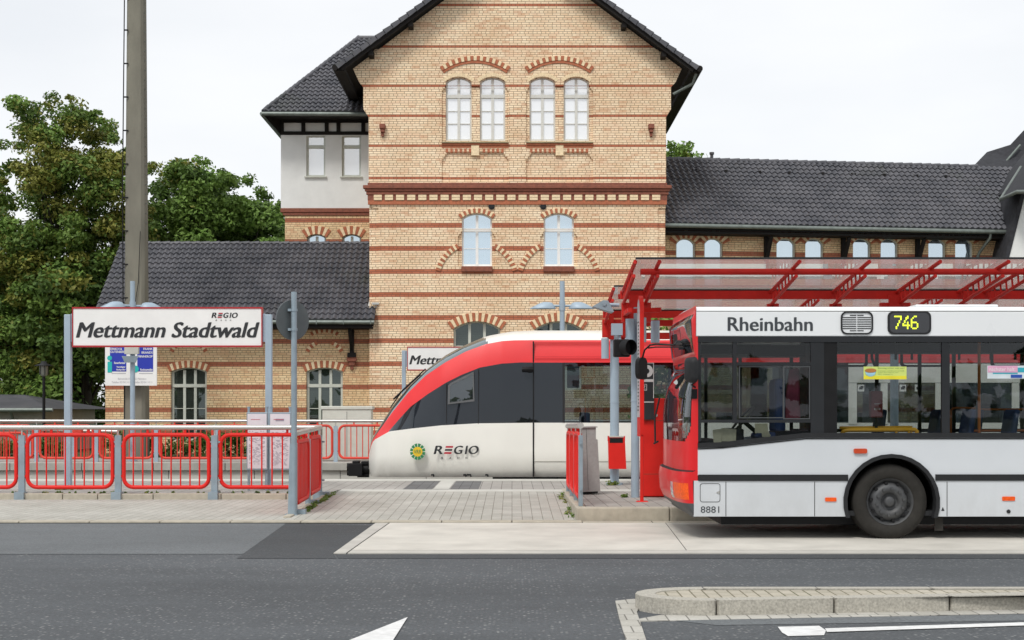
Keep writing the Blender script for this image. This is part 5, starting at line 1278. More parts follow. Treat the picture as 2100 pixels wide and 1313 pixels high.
# ceiling pieces and partitions
m = MB(); m.box(bx(1560), bx(1668), YB+.5, YB+1.0, bz(728), bz(706)); m.box(bx(1445), bx(1600), YB+.6, YF-.5, bz(722), bz(702)); m.box(bx(1725), bx(2900), YF-.7, YF-.2, bz(712), bz(690)); m.build('ceiling_box', M_black, BUS)
m = MB(); m.box(bx(1680), bx(1690), YB+.35, YB+1.2, .36, 2.5); m.build('partition', M_trim, BUS)
m = MB(); m.box(bx(1437), bx(1500), YB+.1, YF-.5, .9, bz(905)); m.box(bx(1500), bx(1530), YB+.15, YB+.9, .9, bz(880)); m.box(bx(1600), bx(1664), YB+.1, YB+.8, .4, bz(885)); m.build('dashboard', M_black, BUS, bevel=.02)
c = Vector((bx(1535), YB+.5, bz(862))); m = MB(); u = Vector((-.75, 0, .65)); a_ = Vector((0, 1, 0)); b_ = u.cross(a_); m.tube([c+(a_*math.cos(q)+b_*math.sin(q))*.22 for q in [2*math.pi*k/20 for k in range(20)]], .016, 8, closed=True); m.bar(c, c-u*.4, .05, .05); m.bar(c-a_*.2, c+a_*.2, .03, .03); m.build('steering_wheel', M_black, BUS)
m = MB(); m.box(bx(1600), bx(1622), YB+.3, YB+.8, bz(890), bz(775)); m.box(bx(1560), bx(1612), YB+.3, YB+.8, bz(905), bz(888)); m.build('driver_seat', pm('driver_seat_blue', (.02, .04, .12), .9), BUS, bevel=.05)
M_seat = pm('bus_seat_blue', (.025, .045, .11), .9, var=.3)
for k, (p, yy) in enumerate(((1735, YF-1.0), (1860, YF-.9), (1990, YB+.3), (2080, YB+.3), (1985, YF-.95), (2075, YF-.95), (2200, YB+.3), (2300, YB+.3))):
    m = MB(); X = bx(p); m.hexa([(X, yy, .9), (X+.09, yy, .9), (X+.09, yy+.42, .9), (X, yy+.42, .9), (X+.12, yy, 1.62), (X+.19, yy, 1.62), (X+.19, yy+.42, 1.62), (X+.12, yy+.42, 1.62)]); m.box(X-.35, X+.05, yy, yy+.42, .85, .93); m.box(X-.2, X-.1, yy+.1, yy+.3, .36, .85); m.build('passenger_seat', M_seat, BUS, bevel=.03)
def bt(m, pts, Y, r): m.tube([(PX(a, Y), Y, PZ(b, Y)) for a, b in pts], r, 10)
m = MB(); bt(m, [(1726, 900), (1726, 890), (1730, 884), (1740, 882.5), (1877, 881), (1880, 884), (1881, 900)], YB+.45, .026); m.build('grab_rail', M_yelbar, BUS)
m = MB(); bt(m, [(1722, 878), (1870, 877), (1868, 900)], YB+.75, .022); bt(m, [(1838, 880), (1838, 900)], YB+.45, .018); bt(m, [(1864, 880), (1864, 900)], YB+.45, .018); m.build('grab_rail', M_yelbar, BUS)
M_orbar = pm('orange_grab_pole', (.55, .15, .02), .35)
m = MB(); bt(m, [(2008, 700), (2008, 1000)], YB+.6, .019); m.build('grab_pole', M_orbar, BUS)
m = MB(); bt(m, [(1950, 900), (1950, 842), (1954, 838), (1962, 836.5), (2000, 837)], YF-.9, .014); bt(m, [(2010, 840), (2300, 839)], YF-.9, .014); bt(m, [(1990, 884), (2300, 882)], YB+.8, .016); m.build('grab_rail', M_orbar, BUS)
m = MB(); bt(m, [(1788, 704), (1788, 735), (1794, 750), (1797, 775), (1797, 803)], YB+.7, .018); bt(m, [(1797, 855), (1797, 900)], YB+.7, .018); m.build('grab_pole', M_black, BUS)
m = MB(); Y = YB+.62; m.box(PX(1786, Y), PX(1811, Y), Y, Y+.12, PZ(857, Y), PZ(802, Y)); m.build('ticket_validator', pm('validator_red', (.20, .008, .012), .4), BUS, bevel=.02)
m = MB(); m.ring(rrect(PX(1793, Y), PX(1805, Y), PZ(841, Y), PZ(837, Y), .004, 1), rrect(PX(1794, Y), PX(1804, Y), PZ(840.3, Y), PZ(837.7, Y), .003, 1), Y-.003, .002); m.box(PX(1793, Y), PX(1804, Y), Y-.003, Y, PZ(829, Y), PZ(828, Y)); m.build('validator_print', M_white, BUS)
for k, p in enumerate((1797, 1835, 1868, 1965, 2030, 2080)):     # hanging straps
    m = MB(); Y = YB+1.1; m.box(PX(p, Y), PX(p+5, Y), Y, Y+.02, PZ(738, Y), PZ(702, Y)); m.build('hand_strap', M_black, BUS, bevel=.005)
# stickers on the glass
Y = YB+.024; m = MB(); m.box(bx(1772), bx(1860), Y-.004, Y, bz(778), bz(752)); m.build('window_advert', pm('advert_lime', (.62, .72, .18), .5, var=.05), BUS)
m = MB(); m.box(bx(1772), bx(1860), Y-.006, Y-.004, bz(778), bz(771)); m.build('advert_strip', pm('advert_yellow', (.80, .70, .03), .5), BUS)
m = MB(); m.lathe((bx(1786), Y-.03, bz(770.5)), [(.02, -.01), (.055, .01), (.07, .06), (.06, .06)], 16)
m2 = MB(); m2.add([(a, Y-.008+(b-(Y-.03))*.02, c) for a, b, c in m.v], m.f, 0, True); m2.build('advert_cup', pm('advert_blue', (.30, .55, .66), .5), BUS)
m = MB(); q = [(bx(1786)+.072*math.cos(a), bz(760)+.026*math.sin(a)) for a in [2*math.pi*k/20 for k in range(20)]]; m.prism(q, Y-.013, Y-.011); m.build('advert_coffee', pm('advert_coffee_brown', (.45, .18, .04), .5), BUS)
text(BUS, 'Sonntag schon was vor?', bx(1801), bx(1856), bz(757.5), bz(753.2), Y-.006, pm('advert_green', (.12, .25, .05), .5))
for k in range(3): text(BUS, ('Frühstück und Brunch im Café', 'jeden Sonntag ab zehn Uhr', 'Wir freuen uns')[k][:28-8*k], bx(1801), bx(1855-12*k), bz(761.8+3.4*k), bz(759.8+3.4*k), Y-.006, pm('advert_green', (.12, .25, .05)))
m = MB(); m.box(bx(2026), bx(2148), Y-.004, Y, bz(776.5), bz(750)); m.build('window_advert', pm('advert_white', (.66, .74, .78), .5), BUS)
m = MB(); m.box(bx(2027), bx(2088), Y-.007, Y-.004, bz(764), bz(750.5)); m.build('advert_strip', pm('advert_pink', (.75, .38, .55), .5), BUS)
m = MB(); m.box(bx(2088), bx(2148), Y-.007, Y-.004, bz(763.5), bz(754)); m.box(bx(2037), bx(2088), Y-.0065, Y-.004, bz(767), bz(764.3)); m.build('advert_strip', pm('advert_cyan', (.03, .40, .50), .5), BUS)
m = MB(); m.box(bx(2074), bx(2097), Y-.0075, Y-.004, bz(775), bz(768.5)); m.build('advert_strip', pm('advert_darkblue', (.02, .08, .4), .5), BUS)
text(BUS, 'nächster halt:', bx(2030), bx(2083), bz(761), bz(753.5), Y-.009, M_white)
# marks and fittings on the flank
yO = YB-.003
text(BUS, 'Rheinbahn', bx(1493), bx(1666), bz(679), bz(651), yO, pm('fleet_grey', (.045, .052, .060), .5), bold=.03)
text(BUS, '8881', bx(1437), bx(1475), bz(1052), bz(1038.5), yO, pm('fleet_grey', (.045, .052, .060)), bold=.004)
def plate(name, a, b, q0, q1, mat, th=.012, r=.02, bev=.004, y=None):
    m = MB(); y = YB if y is None else y; m.prism(rrect(bx(a), bx(b), bz(q1), bz(q0), r), y-th, y+.002); return m.build(name, mat, BUS, bevel=bev)
m = MB(); m.ring(rrect(bx(1724), bx(1790), bz(686), bz(638.5), .075), rrect(bx(1727), bx(1787), bz(683), bz(641.5), .06), YB-.016, .016); m.build('vent_frame', M_trim, BUS)
m = MB()
for k in range(8): w = 29 if 0 < k < 7 else 14; q = 646+k*4.5; m.box(bx(1757-w), bx(1757-1), YB-.006, YB+.001, bz(q+1.6), bz(q)); m.box(bx(1757+1), bx(1757+w), YB-.006, YB+.001, bz(q+1.6), bz(q))
m.build('vent_slots', M_black, BUS)
plate('line_display', 1820, 1909, 638.5, 686, M_trim, .014, .07)
plate('display_glass', 1824, 1905, 642, 683, pm('display_black', (.02, .022, .028), .15, coat=.5), .018, .06, .002)
EL = NT('led_yellow'); EL.col(EL.mix(0, (.75, .85, .05), (0, 0, 0))); EL.set(Roughness=.4); EL.b.inputs['Emission Color'].default_value = (.62, .78, .03, 1); EL.b.inputs['Emission Strength'].default_value = .75
DG_ = {'7': ['11111', '00001', '00001', '00010', '00010', '00100', '00100', '01000', '01000'], '4': ['00010', '00110', '00100', '01000', '01010', '10010', '11111', '00010', '00010'], '6': ['00110', '01000', '10000', '10000', '11110', '10001', '10001', '10001', '01110']}
m = MB()
for ci, c in enumerate('746'):
    for r, row in enumerate(DG_[c]):
        for k, v in enumerate(row):
            if v == '1': a = 1833+ci*17+k*3.05; q = 648+r*3.05; m.box(bx(a), bx(a+2.9), YB-.021, YB-.017, bz(q+2.9), bz(q))
m.build('line_number', EL.mat, BUS)
m = MB(); m.ring(rrect(bx(1435.5), bx(1477), bz(1030), bz(991.5), .03), rrect(bx(1436.4), bx(1476.1), bz(1029.1), bz(992.4), .026), YB-.004, .004); m.build('flap_gap', M_trim, BUS)
m = MB(); m.prism([(bx(1469), bz(1010)), (bx(1476), bz(1013)), (bx(1476), bz(1006))], YB-.012, YB); m.build('flap_catch', M_steel, BUS)
m = MB()
for p in (1488, 1670, 1941.5, 2200, 2450): m.box(bx(p), bx(p+1.3), YB-.002, YB+.01, bz(1059), bz(988))
m.box(bx(1431), bx(1433), YB-.002, YB+.01, bz(986), bz(975)); m.build('panel_gap', M_black, BUS)
m = MB(); m.box(bx(1432), bx(1739), YB-.016, YB+.01, bz(986.5), bz(973.5)); m.box(bx(1918), rx2-wr-.01, YB-.016, YB+.01, bz(986), bz(973)); m.box(rx2+wr+.01, XE, YB-.016, YB+.01, bz(986), bz(973)); m.build('rub_strip', M_trim, BUS, bevel=.004)
for a, b, q0, q1 in ((1692, 1715, 1020.5, 1028.5), (2055, 2081, 1018.5, 1027)): plate('side_reflector', a, b, q0, q1, M_orange, .012, .008)
plate('side_marker', 1750, 1777.5, 920, 930, M_lensr, .03, .02)
m = MB(); m.tube([(bx(2068), YB-.012, bz(1049)), (bx(2068), YB, bz(1049))], .024, 12); m.build('lock', M_trim, BUS)
m = MB(); m.prism([(bx(1930), bz(1048)), (bx(1937), bz(1048)), (bx(1933.5), bz(1040))], YB-.003, YB); m.build('symbol', M_ink, BUS)
# wheel arches and wheels
for cx_ in (wx, rx2):
    m = MB(); o1 = archpts(cx_, wr+.012, bz(1062)); i1 = archpts(cx_, wr-.035, bz(1062))
    n = len(o1)
    for k in range(n-1): m.prism([o1[k], o1[k+1], i1[k+1], i1[k]], YB-.025, YB+.12)
    m.build('wheel_arch', M_trim, BUS)
    m = MB(); i1 = archpts(cx_, wr-.01, .35)
    vs = [(a, YB+.05, b) for a, b in i1]+[(a, YB+.75, b) for a, b in i1]; k_ = len(i1); m.add(vs, [(i, i+1, k_+i+1, k_+i) for i in range(k_-1)]+[tuple(range(k_, 2*k_))]); m.build('wheel_well', M_black, BUS)
def lathe_y(m, cx, cz, prof, n=48, mi=0):
    vs = []; fs = []
    for r, y in prof:
        for k in range(n): a = 2*math.pi*k/n; vs.append((cx+r*math.cos(a), y, cz+r*math.sin(a)))
    for i in range(len(prof)-1):
        for k in range(n): fs.append((i*n+k, i*n+(k+1) % n, (i+1)*n+(k+1) % n, (i+1)*n+k))
    m.add(vs, fs, mi, True)
M_rim = pm('dusty_rim', (.075, .078, .082), .55, .3, var=.3, scale=10, dirt=.3)
RW = wz-.002
for cx_, yy, fl in ((wx, YB+.06, 1), (rx2, YB+.06, 1), (wx, YF-.06, -1), (rx2, YF-.06, -1)):
    Yf = lambda d: yy+d*fl
    m = MB(); lathe_y(m, cx_, wz, [(.285, Yf(.02)), (.30, Yf(.0)), (.36, Yf(-.012)), (.42, Yf(-.01)), (.425, Yf(-.004)), (.455, Yf(.0)), (RW-.008, Yf(.03)), (RW, Yf(.06)), (RW, Yf(.25)), (.45, Yf(.30)), (.30, Yf(.30))]); w = m.build('wheel', M_rubber, BUS)
    m = MB(); lathe_y(m, cx_, wz, [(.292, Yf(.0)), (.28, Yf(.012)), (.262, Yf(.03)), (.245, Yf(.10)), (.235, Yf(.05)), (.21, Yf(.01)), (.17, Yf(-.004)), (.115, Yf(.0)), (.108, Yf(.05)), (.07, Yf(.055)), (.062, Yf(.01)), (.045, Yf(.0)), (0, Yf(-.002))]); m.build('rim', M_rim, w)
    m = MB()
    for k in range(10):
        a = 2*math.pi*(k+.3)/10; X, Z = cx_+.168*math.cos(a), wz+.168*math.sin(a); m.tube([(X, Yf(-.03), Z), (X, Yf(.01), Z)], .019, 6)
    build_each(m, 'wheel_nut', M_rim, w) if fl > 0 else m.build('wheel_nut', M_rim, w)
    m = MB()
    for k in range(10):
        a = 2*math.pi*(k+.8)/10; X, Z = cx_+.232*math.cos(a), wz+.232*math.sin(a); m.tube([(X, Yf(.008), Z), (X, Yf(.06), Z)], .021, 10)
    for k in range(0):
        a = 2*math.pi*(k+.1)/5; m.bar((cx_+.05*math.cos(a), Yf(.045), wz+.05*math.sin(a)), (cx_+.10*math.cos(a), Yf(.045), wz+.10*math.sin(a)), .03, .03)
    build_each(m, 'hand_hole', M_black, w) if fl > 0 else None
m = MB(); m.box(bx(1921), bx(1938), YB+.08, YB+.10, bz(1090), bz(1050)); m.build('mud_flap', M_rubber, BUS)

# front: rows give height and how far the front reaches, columns run round the plan curve
def zr(py): return PZ(py, 18.9)
FR = [(1062, 1388, 1425), (1055, 1376, 1424), (1040, 1362, 1423), (1018, 1353, 1422), (985, 1351, 1421), (968, 1353, 1421), (965, 1360, 1427), (930, 1360, 1428), (900, 1360, 1429), (850, 1360, 1429), (815, 1363, 1429), (790, 1368, 1429), (760, 1377, 1428), (738, 1387, 1428), (730, 1388, 1428), (722, 1378, 1428), (690, 1374, 1427), (655, 1372, 1427), (644, 1378, 1427), (632, 1392, 1427.5), (627, 1410, 1428)]
def planc(t, d, xs, ex=3.0):
    c_, s_ = math.cos(t), math.sin(t)
    y = YC-(YF-YB)/2*math.copysign(abs(c_)**(2/ex), c_); x_ = xs-d*abs(s_)**(2/ex); return x_, y
def solve(lp, xs):
    lo, hi = .01, .9
    for _ in range(40):
        d = (lo+hi)/2; mn = min(CX+F*planc(math.pi*k/60, d, xs)[0]/planc(math.pi*k/60, d, xs)[1] for k in range(61))
        if mn > lp: lo = d
        else: hi = d
    return d
rows = []
pys = []
for (a, b) in zip(FR, FR[1:]):
    n = max(1, int(abs(a[0]-b[0])/6))
    for k in range(n): f = k/n; pys.append(tuple(a[i]+(b[i]-a[i])*f for i in range(3)))
pys.append(FR[-1])
# side end x and heights must agree with the side panel, so heights blend from the near plane outward
NT_ = 72
gridp = []
for py_, lp, sp in pys:
    xs = bx(sp); d = solve(lp, xs); row = []
    for k in range(NT_+1):
        tt = math.pi*k/NT_; x_, y_ = planc(tt, d, xs)
        row.append((x_, y_, bz(py_)+(zr(py_)-bz(py_))*0.0))
    gridp.append(row)
nc = NT_+1; vs = [p for r in gridp for p in r]
fm = {}
def kind_of(py_, k):
    tt = k/NT_; e = min(tt, 1-tt)          # 0 at the body sides, .5 in the middle
    x_, y_ = gridp[0][0][:2]
    if 737 <= py_ <= 903:
        lim = .058 if py_ < 870 else .058+((py_-870)/33)**2.2*.10
        if py_ < 760: lim = .058+((760-py_)/23)**2*.06
        if e > lim+.012: return 'glass'
        if e > lim: return 'seal'
        return 'red'
    if 646 <= py_ <= 724:
        if e > .13: return 'glass'
        if e > .115: return 'seal'
        return 'red'
    if py_ > 1032: return 'dark'
    if 964 < py_ < 968.5: return 'seal'
    if 990 <= py_ <= 1024:
        if .04 < e < .30: return 'lamp'
        if .32 < e < .37: return 'head'
    return 'red'
for i in range(len(pys)-1):
    pm_ = (pys[i][0]+pys[i+1][0])/2
    for k in range(NT_): fm.setdefault(kind_of(pm_, k+.5), []).append((i*nc+k, i*nc+k+1, (i+1)*nc+k+1, (i+1)*nc+k))
def sub(fs, name, mat, parent=BUS, off=0):
    used = sorted({v for f in fs for v in f}); mp_ = {v: i for i, v in enumerate(used)}
    q = MB(); q.add([vs[v] for v in used], [tuple(mp_[v] for v in f) for f in fs], 0, True)
    for w_ in comps(q): w_.build(name, mat, parent)
sub(fm['red'], 'front_panel', M_busr); sub(fm['glass'], 'windscreen', M_screen); sub(fm['seal'], 'window_seal', M_black); sub(fm['dark'], 'bumper', pm('bumper_grey', (.06, .065, .07), .6)); 
sub([f for f in fm['lamp']], 'indicator', M_orange); sub(fm['head'], 'headlight', pm('headlight_glass', (.55, .58, .6), .1, coat=.8))
# red corner post closing the side, a roof lid over the front
m = MB(); rl = gridp[-1]; m.add([(a, b, c) for a, b, c in rl], [tuple(range(len(rl)))]); m.build('front_roof', M_busr, BUS)
m = MB(); m.box(bx(1427), bx(1431.5), YB-.001, YB+.05, bz(919), bz(690)-.002); m.box(bx(1421), bx(1431), YB+.001, YB+.05, bz(986), bz(919.5)); m.build('corner_panel', M_busr, BUS)
# mirrors
m = MB(); Y = 18.9
m.tube([(PX(1400, 17.9), 17.9, PZ(706, 17.9)), (PX(1385, 19.2), 19.2, PZ(708, 19.2)), (PX(1345, 20.0), 20.0, PZ(706, 20)), (PX(1333, 20.2), 20.2, PZ(708, 20.2)), (PX(1322, 20.35), 20.35, PZ(718, 20.35)), (PX(1317, 20.4), 20.4, PZ(736, 20.4))], .013, 8)
m.tube([(PX(1402, 17.9), 17.9, PZ(711, 17.9)), (PX(1385, 19.2), 19.2, PZ(712, 19.2)), (PX(1345, 20.0), 20.0, PZ(712, 20)), (PX(1330, 20.3), 20.3, PZ(714, 20.3))], .010, 8); m.build('mirror_arm', M_black, BUS)
def mirror(c, ax, w, h, th):
    u = Vector(ax).normalized(); v = Vector((0, 0, 1)); n_ = u.cross(v); o1 = rrect(-w/2, w/2, -h/2, h/2, min(w, h)*.35, 6); m = MB(); n = len(o1)
    A = [Vector(c)+u*a+v*b for a, b in o1]; B = [Vector(c)+n_*th*.7+u*a*.95+v*b*.95 for a, b in o1]; C_ = [Vector(c)+n_*th+u*a*.6+v*b*.7 for a, b in o1]
    m.add(A+B+C_, [(i, (i+1) % n, n+(i+1) % n, n+i) for i in range(n)]+[(n+i, n+(i+1) % n, 2*n+(i+1) % n, 2*n+i) for i in range(n)]+[tuple(range(2*n, 3*n))], 0, True); m.add(A, [tuple(range(n))]); return m
mr = mirror((PX(1319, 20.4), 20.4, PZ(756, 20.4)), (.55, .83, 0), .26, .32, -.09).build('mirror', M_black, BUS)
mirror((PX(1421, 17.38), 17.38, PZ(759, 17.38)), (.55, -.83, 0), .20, .32, .08).build('mirror', M_trim, BUS)
m = MB(); m.tube([(bx(1425), YB-.06, bz(783)), (bx(1418), YB-.02, bz(790)), (bx(1427), YB+.01, bz(795))], .012, 8); m.box(bx(1418), bx(1430), YB-.012, YB+.02, bz(818), bz(798)); m.build('mirror_arm', M_black, BUS)
# inside the windscreen
m = MB(); m.box(2.25, 2.5, 18.6, 18.7, 1.05, 1.1); 
m.build('dashboard', M_black, BUS)
m = MB(); Y = 19.72; m.tube([(1.98, 19.55, 1.15), (1.99, 19.7, 1.5), (2.06, 19.75, 1.78)], .014, 6); m.tube([(1.97, 19.6, 1.15), (2.0, 19.4, 1.18)], .014, 6); m.build('wiper', M_black, BUS)
text(BUS, 'Rheinbahn', 0, .4, 0, .055, 0, M_lg, fn=lambda x, y, z: (2.135-.12*x, 17.72+.0*y+(.4-x)*.9+.02, PZ(946, 18)+z)) if False else None
# loose things behind the glass
m = MB(); Y = YB+.1; P_ = [(1464, 882), (1466, 908), (1482, 908.5), (1483, 880)]; Q_ = [(1483, 878), (1483, 908.5), (1512, 908), (1513, 881)]
zz_ = bz(908)
for q, th in ((P_, .0), (Q_, .01)): m.prism([(bx(a), bz(b)) for a, b in q], Y+th, Y+th+.02)
M_paper = pm('newsprint', (.60, .55, .40), .8, var=.15, scale=25)
m.build('newspaper', M_paper, None, label='folded newspapers standing behind the lower driver window of the bus', cat='newspaper')
m = MB(); m.prism([(bx(a), bz(b)) for a, b in ((1554, 869), (1580, 869), (1581, 884), (1587, 894), (1584, 898), (1569, 897), (1568, 889), (1554, 889))], Y+.1, Y+.11); m.build('paper_sheet', M_paper, None, label='cream paper sheet behind the driver window, right of the newspapers', cat='paper')
m = MB(); Y = YB+.35; m.hexa([(bx(1615), Y, bz(862)), (bx(1655), Y, bz(864)), (bx(1655), Y+.12, bz(864)), (bx(1615), Y+.12, bz(862)), (bx(1632), Y, bz(756)), (bx(1652), Y, bz(752)), (bx(1652), Y+.1, bz(752)), (bx(1632), Y+.1, bz(756))]); m.build('jacket', pm('jacket_cloth', (.24, .04, .08), .9, var=.4, scale=9, bump=.5), None, bevel=.03, label='dark pink jacket hanging behind the driver seat of the bus', cat='jacket')

# ---------------------------------------------------------------- trees
def leaf_mat(name, a, b):
    t = NT(name); g = t.n('ShaderNodeObjectInfo')
    c = t.mix(t.ramp(t.noise(1.3, 4), .35, .65), a, b); c = t.mix(1.0, c, t.ramp(t.noise(14, 2), .3, .7, (.65,)*3, (1.3,)*3), 'MULTIPLY')
    t.col(c); t.set(Roughness=.55); t.b.inputs['Specular IOR Level'].default_value = .3
    tl_ = t.n('ShaderNodeBsdfTranslucent'); t.l(c, tl_.inputs[0]); mxs = t.n('ShaderNodeMixShader'); mxs.inputs[0].default_value = .25
    t.l(t.b.outputs[0], mxs.inputs[1]); t.l(tl_.outputs[0], mxs.inputs[2]); t.l(mxs.outputs[0], t.o.inputs[0]); MATS[name] = t.mat; return t.mat
LG = [leaf_mat('leaf_green', (.11, .19, .036), (.165, .25, .05)), leaf_mat('leaf_olive', (.19, .22, .042), (.27, .26, .055)), leaf_mat('leaf_dark', (.07, .13, .028), (.105, .175, .038)), leaf_mat('leaf_fresh', (.16, .28, .055), (.22, .34, .08)), leaf_mat('leaf_brown', (.15, .075, .03), (.12, .06, .025))]
def inpoly(x, y, poly):
    c = False; n = len(poly)
    for i in range(n):
        (x1, y1), (x2, y2) = poly[i], poly[i-1]
        if (y1 > y) != (y2 > y) and x < (x2-x1)*(y-y1)/(y2-y1)+x1: c = not c
    return c
def leaves(cl, per, size, rng, mats, flat=.6):
    """cl: clumps (x,y,z,r); returns arrays"""
    V = []; Fm = []
    cl = np.array(cl); n = len(cl)
    idx = np.repeat(np.arange(n), per); c = cl[idx, :3]; r = cl[idx, 3:4]
    d = rng.normal(size=(len(idx), 3)); d /= np.linalg.norm(d, axis=1)[:, None]; rad = rng.random((len(idx), 1))**.45
    p = c+d*rad*r*np.array([1, 1, flat])
    nrm = d*.6+rng.normal(size=d.shape)*.6+np.array([0, 0, .55]); nrm /= np.linalg.norm(nrm, axis=1)[:, None]
    a = np.cross(nrm, rng.normal(size=d.shape)); a /= np.linalg.norm(a, axis=1)[:, None]; b = np.cross(nrm, a)
    s = size*rng.uniform(.6, 1.3, (len(idx), 1))
    q = np.stack([p-a*s, p+b*s*.55, p+a*s, p-b*s*.55], 1).reshape(-1, 3)
    k = np.arange(len(idx))*4; f = np.stack([k, k+1, k+2, k+3], 1)
    cm = rng.choice(len(mats), n, p=mats); mi = cm[idx]; sw = rng.random(len(idx)) < .2; mi = np.where(sw, rng.choice(len(mats), len(idx), p=mats), mi)
    return q, f, mi
def npmesh(name, v, f, mi, mats, parent, base):
    me = bpy.data.meshes.new(name); me.from_pydata((v-np.array(base)).tolist(), [], f.tolist())
    for q in mats: me.materials.append(q)
    me.polygons.foreach_set('material_index', mi.astype(np.int32)); me.update()
    o = bpy.data.objects.new(name, me); COL.objects.link(o); o.parent = parent; return o
def tree(label, bpx, D, outline, seed, nc_=150, per=170, size=.15, cr=(.55, 1.1), mats=(.45, .25, .2, .1, 0), depth=3.0, trunk=.32, group=None, inner=(), zb=.1, name='tree'):
    rng = np.random.default_rng(seed); rr = random.Random(seed)
    base = (PX(bpx, D), D, zb); t = thing(name, label, 'tree', base, group)
    xs = [p[0] for p in outline]; ys = [p[1] for p in outline]; cxm = (min(xs)+max(xs))/2; hw = (max(xs)-min(xs))/2
    cl = []
    tries = 0
    while len(cl) < nc_ and tries < 40000:
        tries += 1
        x = rr.uniform(min(xs), max(xs)); y = rr.uniform(min(ys), max(ys))
        if not inpoly(x, y, outline): continue
        if any(inpoly(x, y, h) for h in inner): continue
        f = math.sqrt(max(.05, 1-((x-cxm)/hw)**2)); dd = rr.uniform(-1, 1)*depth*f
        q = rr.uniform(*cr); rp_ = q*F/D
        if y < 700 and not (inpoly(x, y-rp_*.55, outline) and inpoly(x-rp_*.7, y, outline) and inpoly(x+rp_*.7, y, outline)): continue
        cl.append((PX(x, D), D+dd, PZ(y, D), q))
    # fringe sprays on the outline
    n = len(outline)
    for i in range(n):
        (x1, y1), (x2, y2) = outline[i-1], outline[i]; L_ = math.hypot(x2-x1, y2-y1); k = int(L_/14)
        for j in range(k):
            f = (j+rr.random())/max(k, 1); x = x1+(x2-x1)*f; y = y1+(y2-y1)*f
            if y > 700: continue
            cl.append((PX(x+rr.uniform(-9, 9), D), D+rr.uniform(-1, 1), PZ(y+rr.uniform(-8, 10), D), rr.uniform(.18, .5)))
    cl_a = [c for c in cl if c[3] > .52]; cl_b = [c for c in cl if c[3] <= .52]
    v1, f1, m1 = leaves(cl_a, per, size, rng, mats, .62)
    if cl_b:
        v2, f2, m2 = leaves(cl_b, max(per//4, 10), size*.85, rng, mats, .7); v1 = np.concatenate([v1, v2]); f2 = f2+len(f1)*4; f1 = np.concatenate([f1, f2]); m1 = np.concatenate([m1, m2])
    npmesh('crown', v1, f1, m1, LG, t, base)
    m = MB(); topz = max(PZ(y, D) for y in ys); H = topz-zb; b = Vector(base)
    pts = [b+Vector((rr.uniform(-.15, .15)*k, rr.uniform(-.1, .1)*k, H*.82*k/6)) for k in range(7)]; m.tube(pts, trunk, 12, r2=.05)
    for c in rr.sample(cl_a, min(26, len(cl_a))):
        k = rr.randint(1, 5); s = pts[k]; e = Vector(c[:3])
        if e.z < s.z-.5: continue
        mid = s.lerp(e, .5)+Vector((0, 0, .25)); m.tube([s, mid, e], trunk*(.32-.04*k), 7, r2=.015)
    m.build('trunk', M_bark, t); return t
tree('tall olive green tree on the left, partly behind the concrete mast', 130, 61, [(25, 850), (0, 700), (-10, 560), (5, 470), (22, 390), (32, 290), (45, 235), (75, 222), (110, 208), (150, 214), (185, 222), (215, 248), (240, 290), (262, 320), (300, 330), (315, 350), (300, 400), (312, 460), (305, 520), (250, 560), (215, 640), (215, 700), (150, 790), (120, 850)], 1, nc_=230, per=400, size=.10, cr=(.5, 1.05), depth=3.2, mats=(.48, .34, .12, .06, 0), group='trees behind the station')
tree('dark green tree left of the tall olive tree', -60, 61, [(-200, 850), (-220, 500), (-160, 350), (-80, 300), (-30, 315), (-8, 360), (4, 450), (22, 560), (30, 700), (50, 850)], 2, nc_=130, per=170, size=.15, mats=(.3, .1, .3, .2, .1), group='trees behind the station')
tree('broad deep green tree behind the left wing roof, right of the mast', 440, 66, [(290, 640), (300, 520), (310, 470), (325, 400), (318, 362), (345, 350), (375, 330), (400, 330), (425, 350), (450, 352), (490, 372), (520, 385), (545, 405), (572, 425), (600, 450), (640, 520), (640, 640)], 3, nc_=210, per=360, size=.115, cr=(.55, 1.15), depth=4, mats=(.40, .02, .30, .28, 0), group='trees behind the station')
tree('dark tree between the low house and the left wing, below the blue board', 170, 60, [(60, 860), (60, 640), (90, 560), (160, 540), (240, 560), (250, 700), (250, 770), (210, 800), (190, 860)], 4, nc_=90, per=190, size=.14, mats=(.25, .1, .55, .1, 0), inner=(((165, 745), (205, 745), (205, 830), (170, 830)),), group='trees behind the station')
tree('small bright green treetop above the right wing roof beside the tall gable', 1395, 60, [(1360, 420), (1366, 312), (1372, 296), (1392, 290), (1404, 300), (1414, 318), (1438, 322), (1440, 420)], 5, nc_=26, per=150, size=.13, cr=(.4, .7), depth=1, trunk=.12, mats=(.3, .1, 0, .6, 0), group='trees behind the station')
tree('young light green shrub seen through the shelter behind the train roof', 1352, 43.3, [(1310, 900), (1312, 700), (1330, 652), (1370, 650), (1410, 660), (1440, 700), (1440, 900)], 6, nc_=44, per=130, size=.1, cr=(.3, .55), depth=.6, trunk=.06, mats=(.3, 0, .3, .4, 0), zb=.12, name='shrub')
for k, (a, D) in enumerate(((-420, 70), (620, 82), (-700, 60), (2420, 66))):
    tree(('spreading tree beyond the low house', 'pale tree far behind the white rendered block', 'tree furthest left beyond the low house', 'tree behind the gabled house')[k], a, D, [(a-150, 850), (a-160, 600), (a-120, 520), (a, 470), (a+130, 540), (a+160, 700), (a+140, 850)], 10+k, nc_=60, per=90, size=.2, group='trees behind the station')
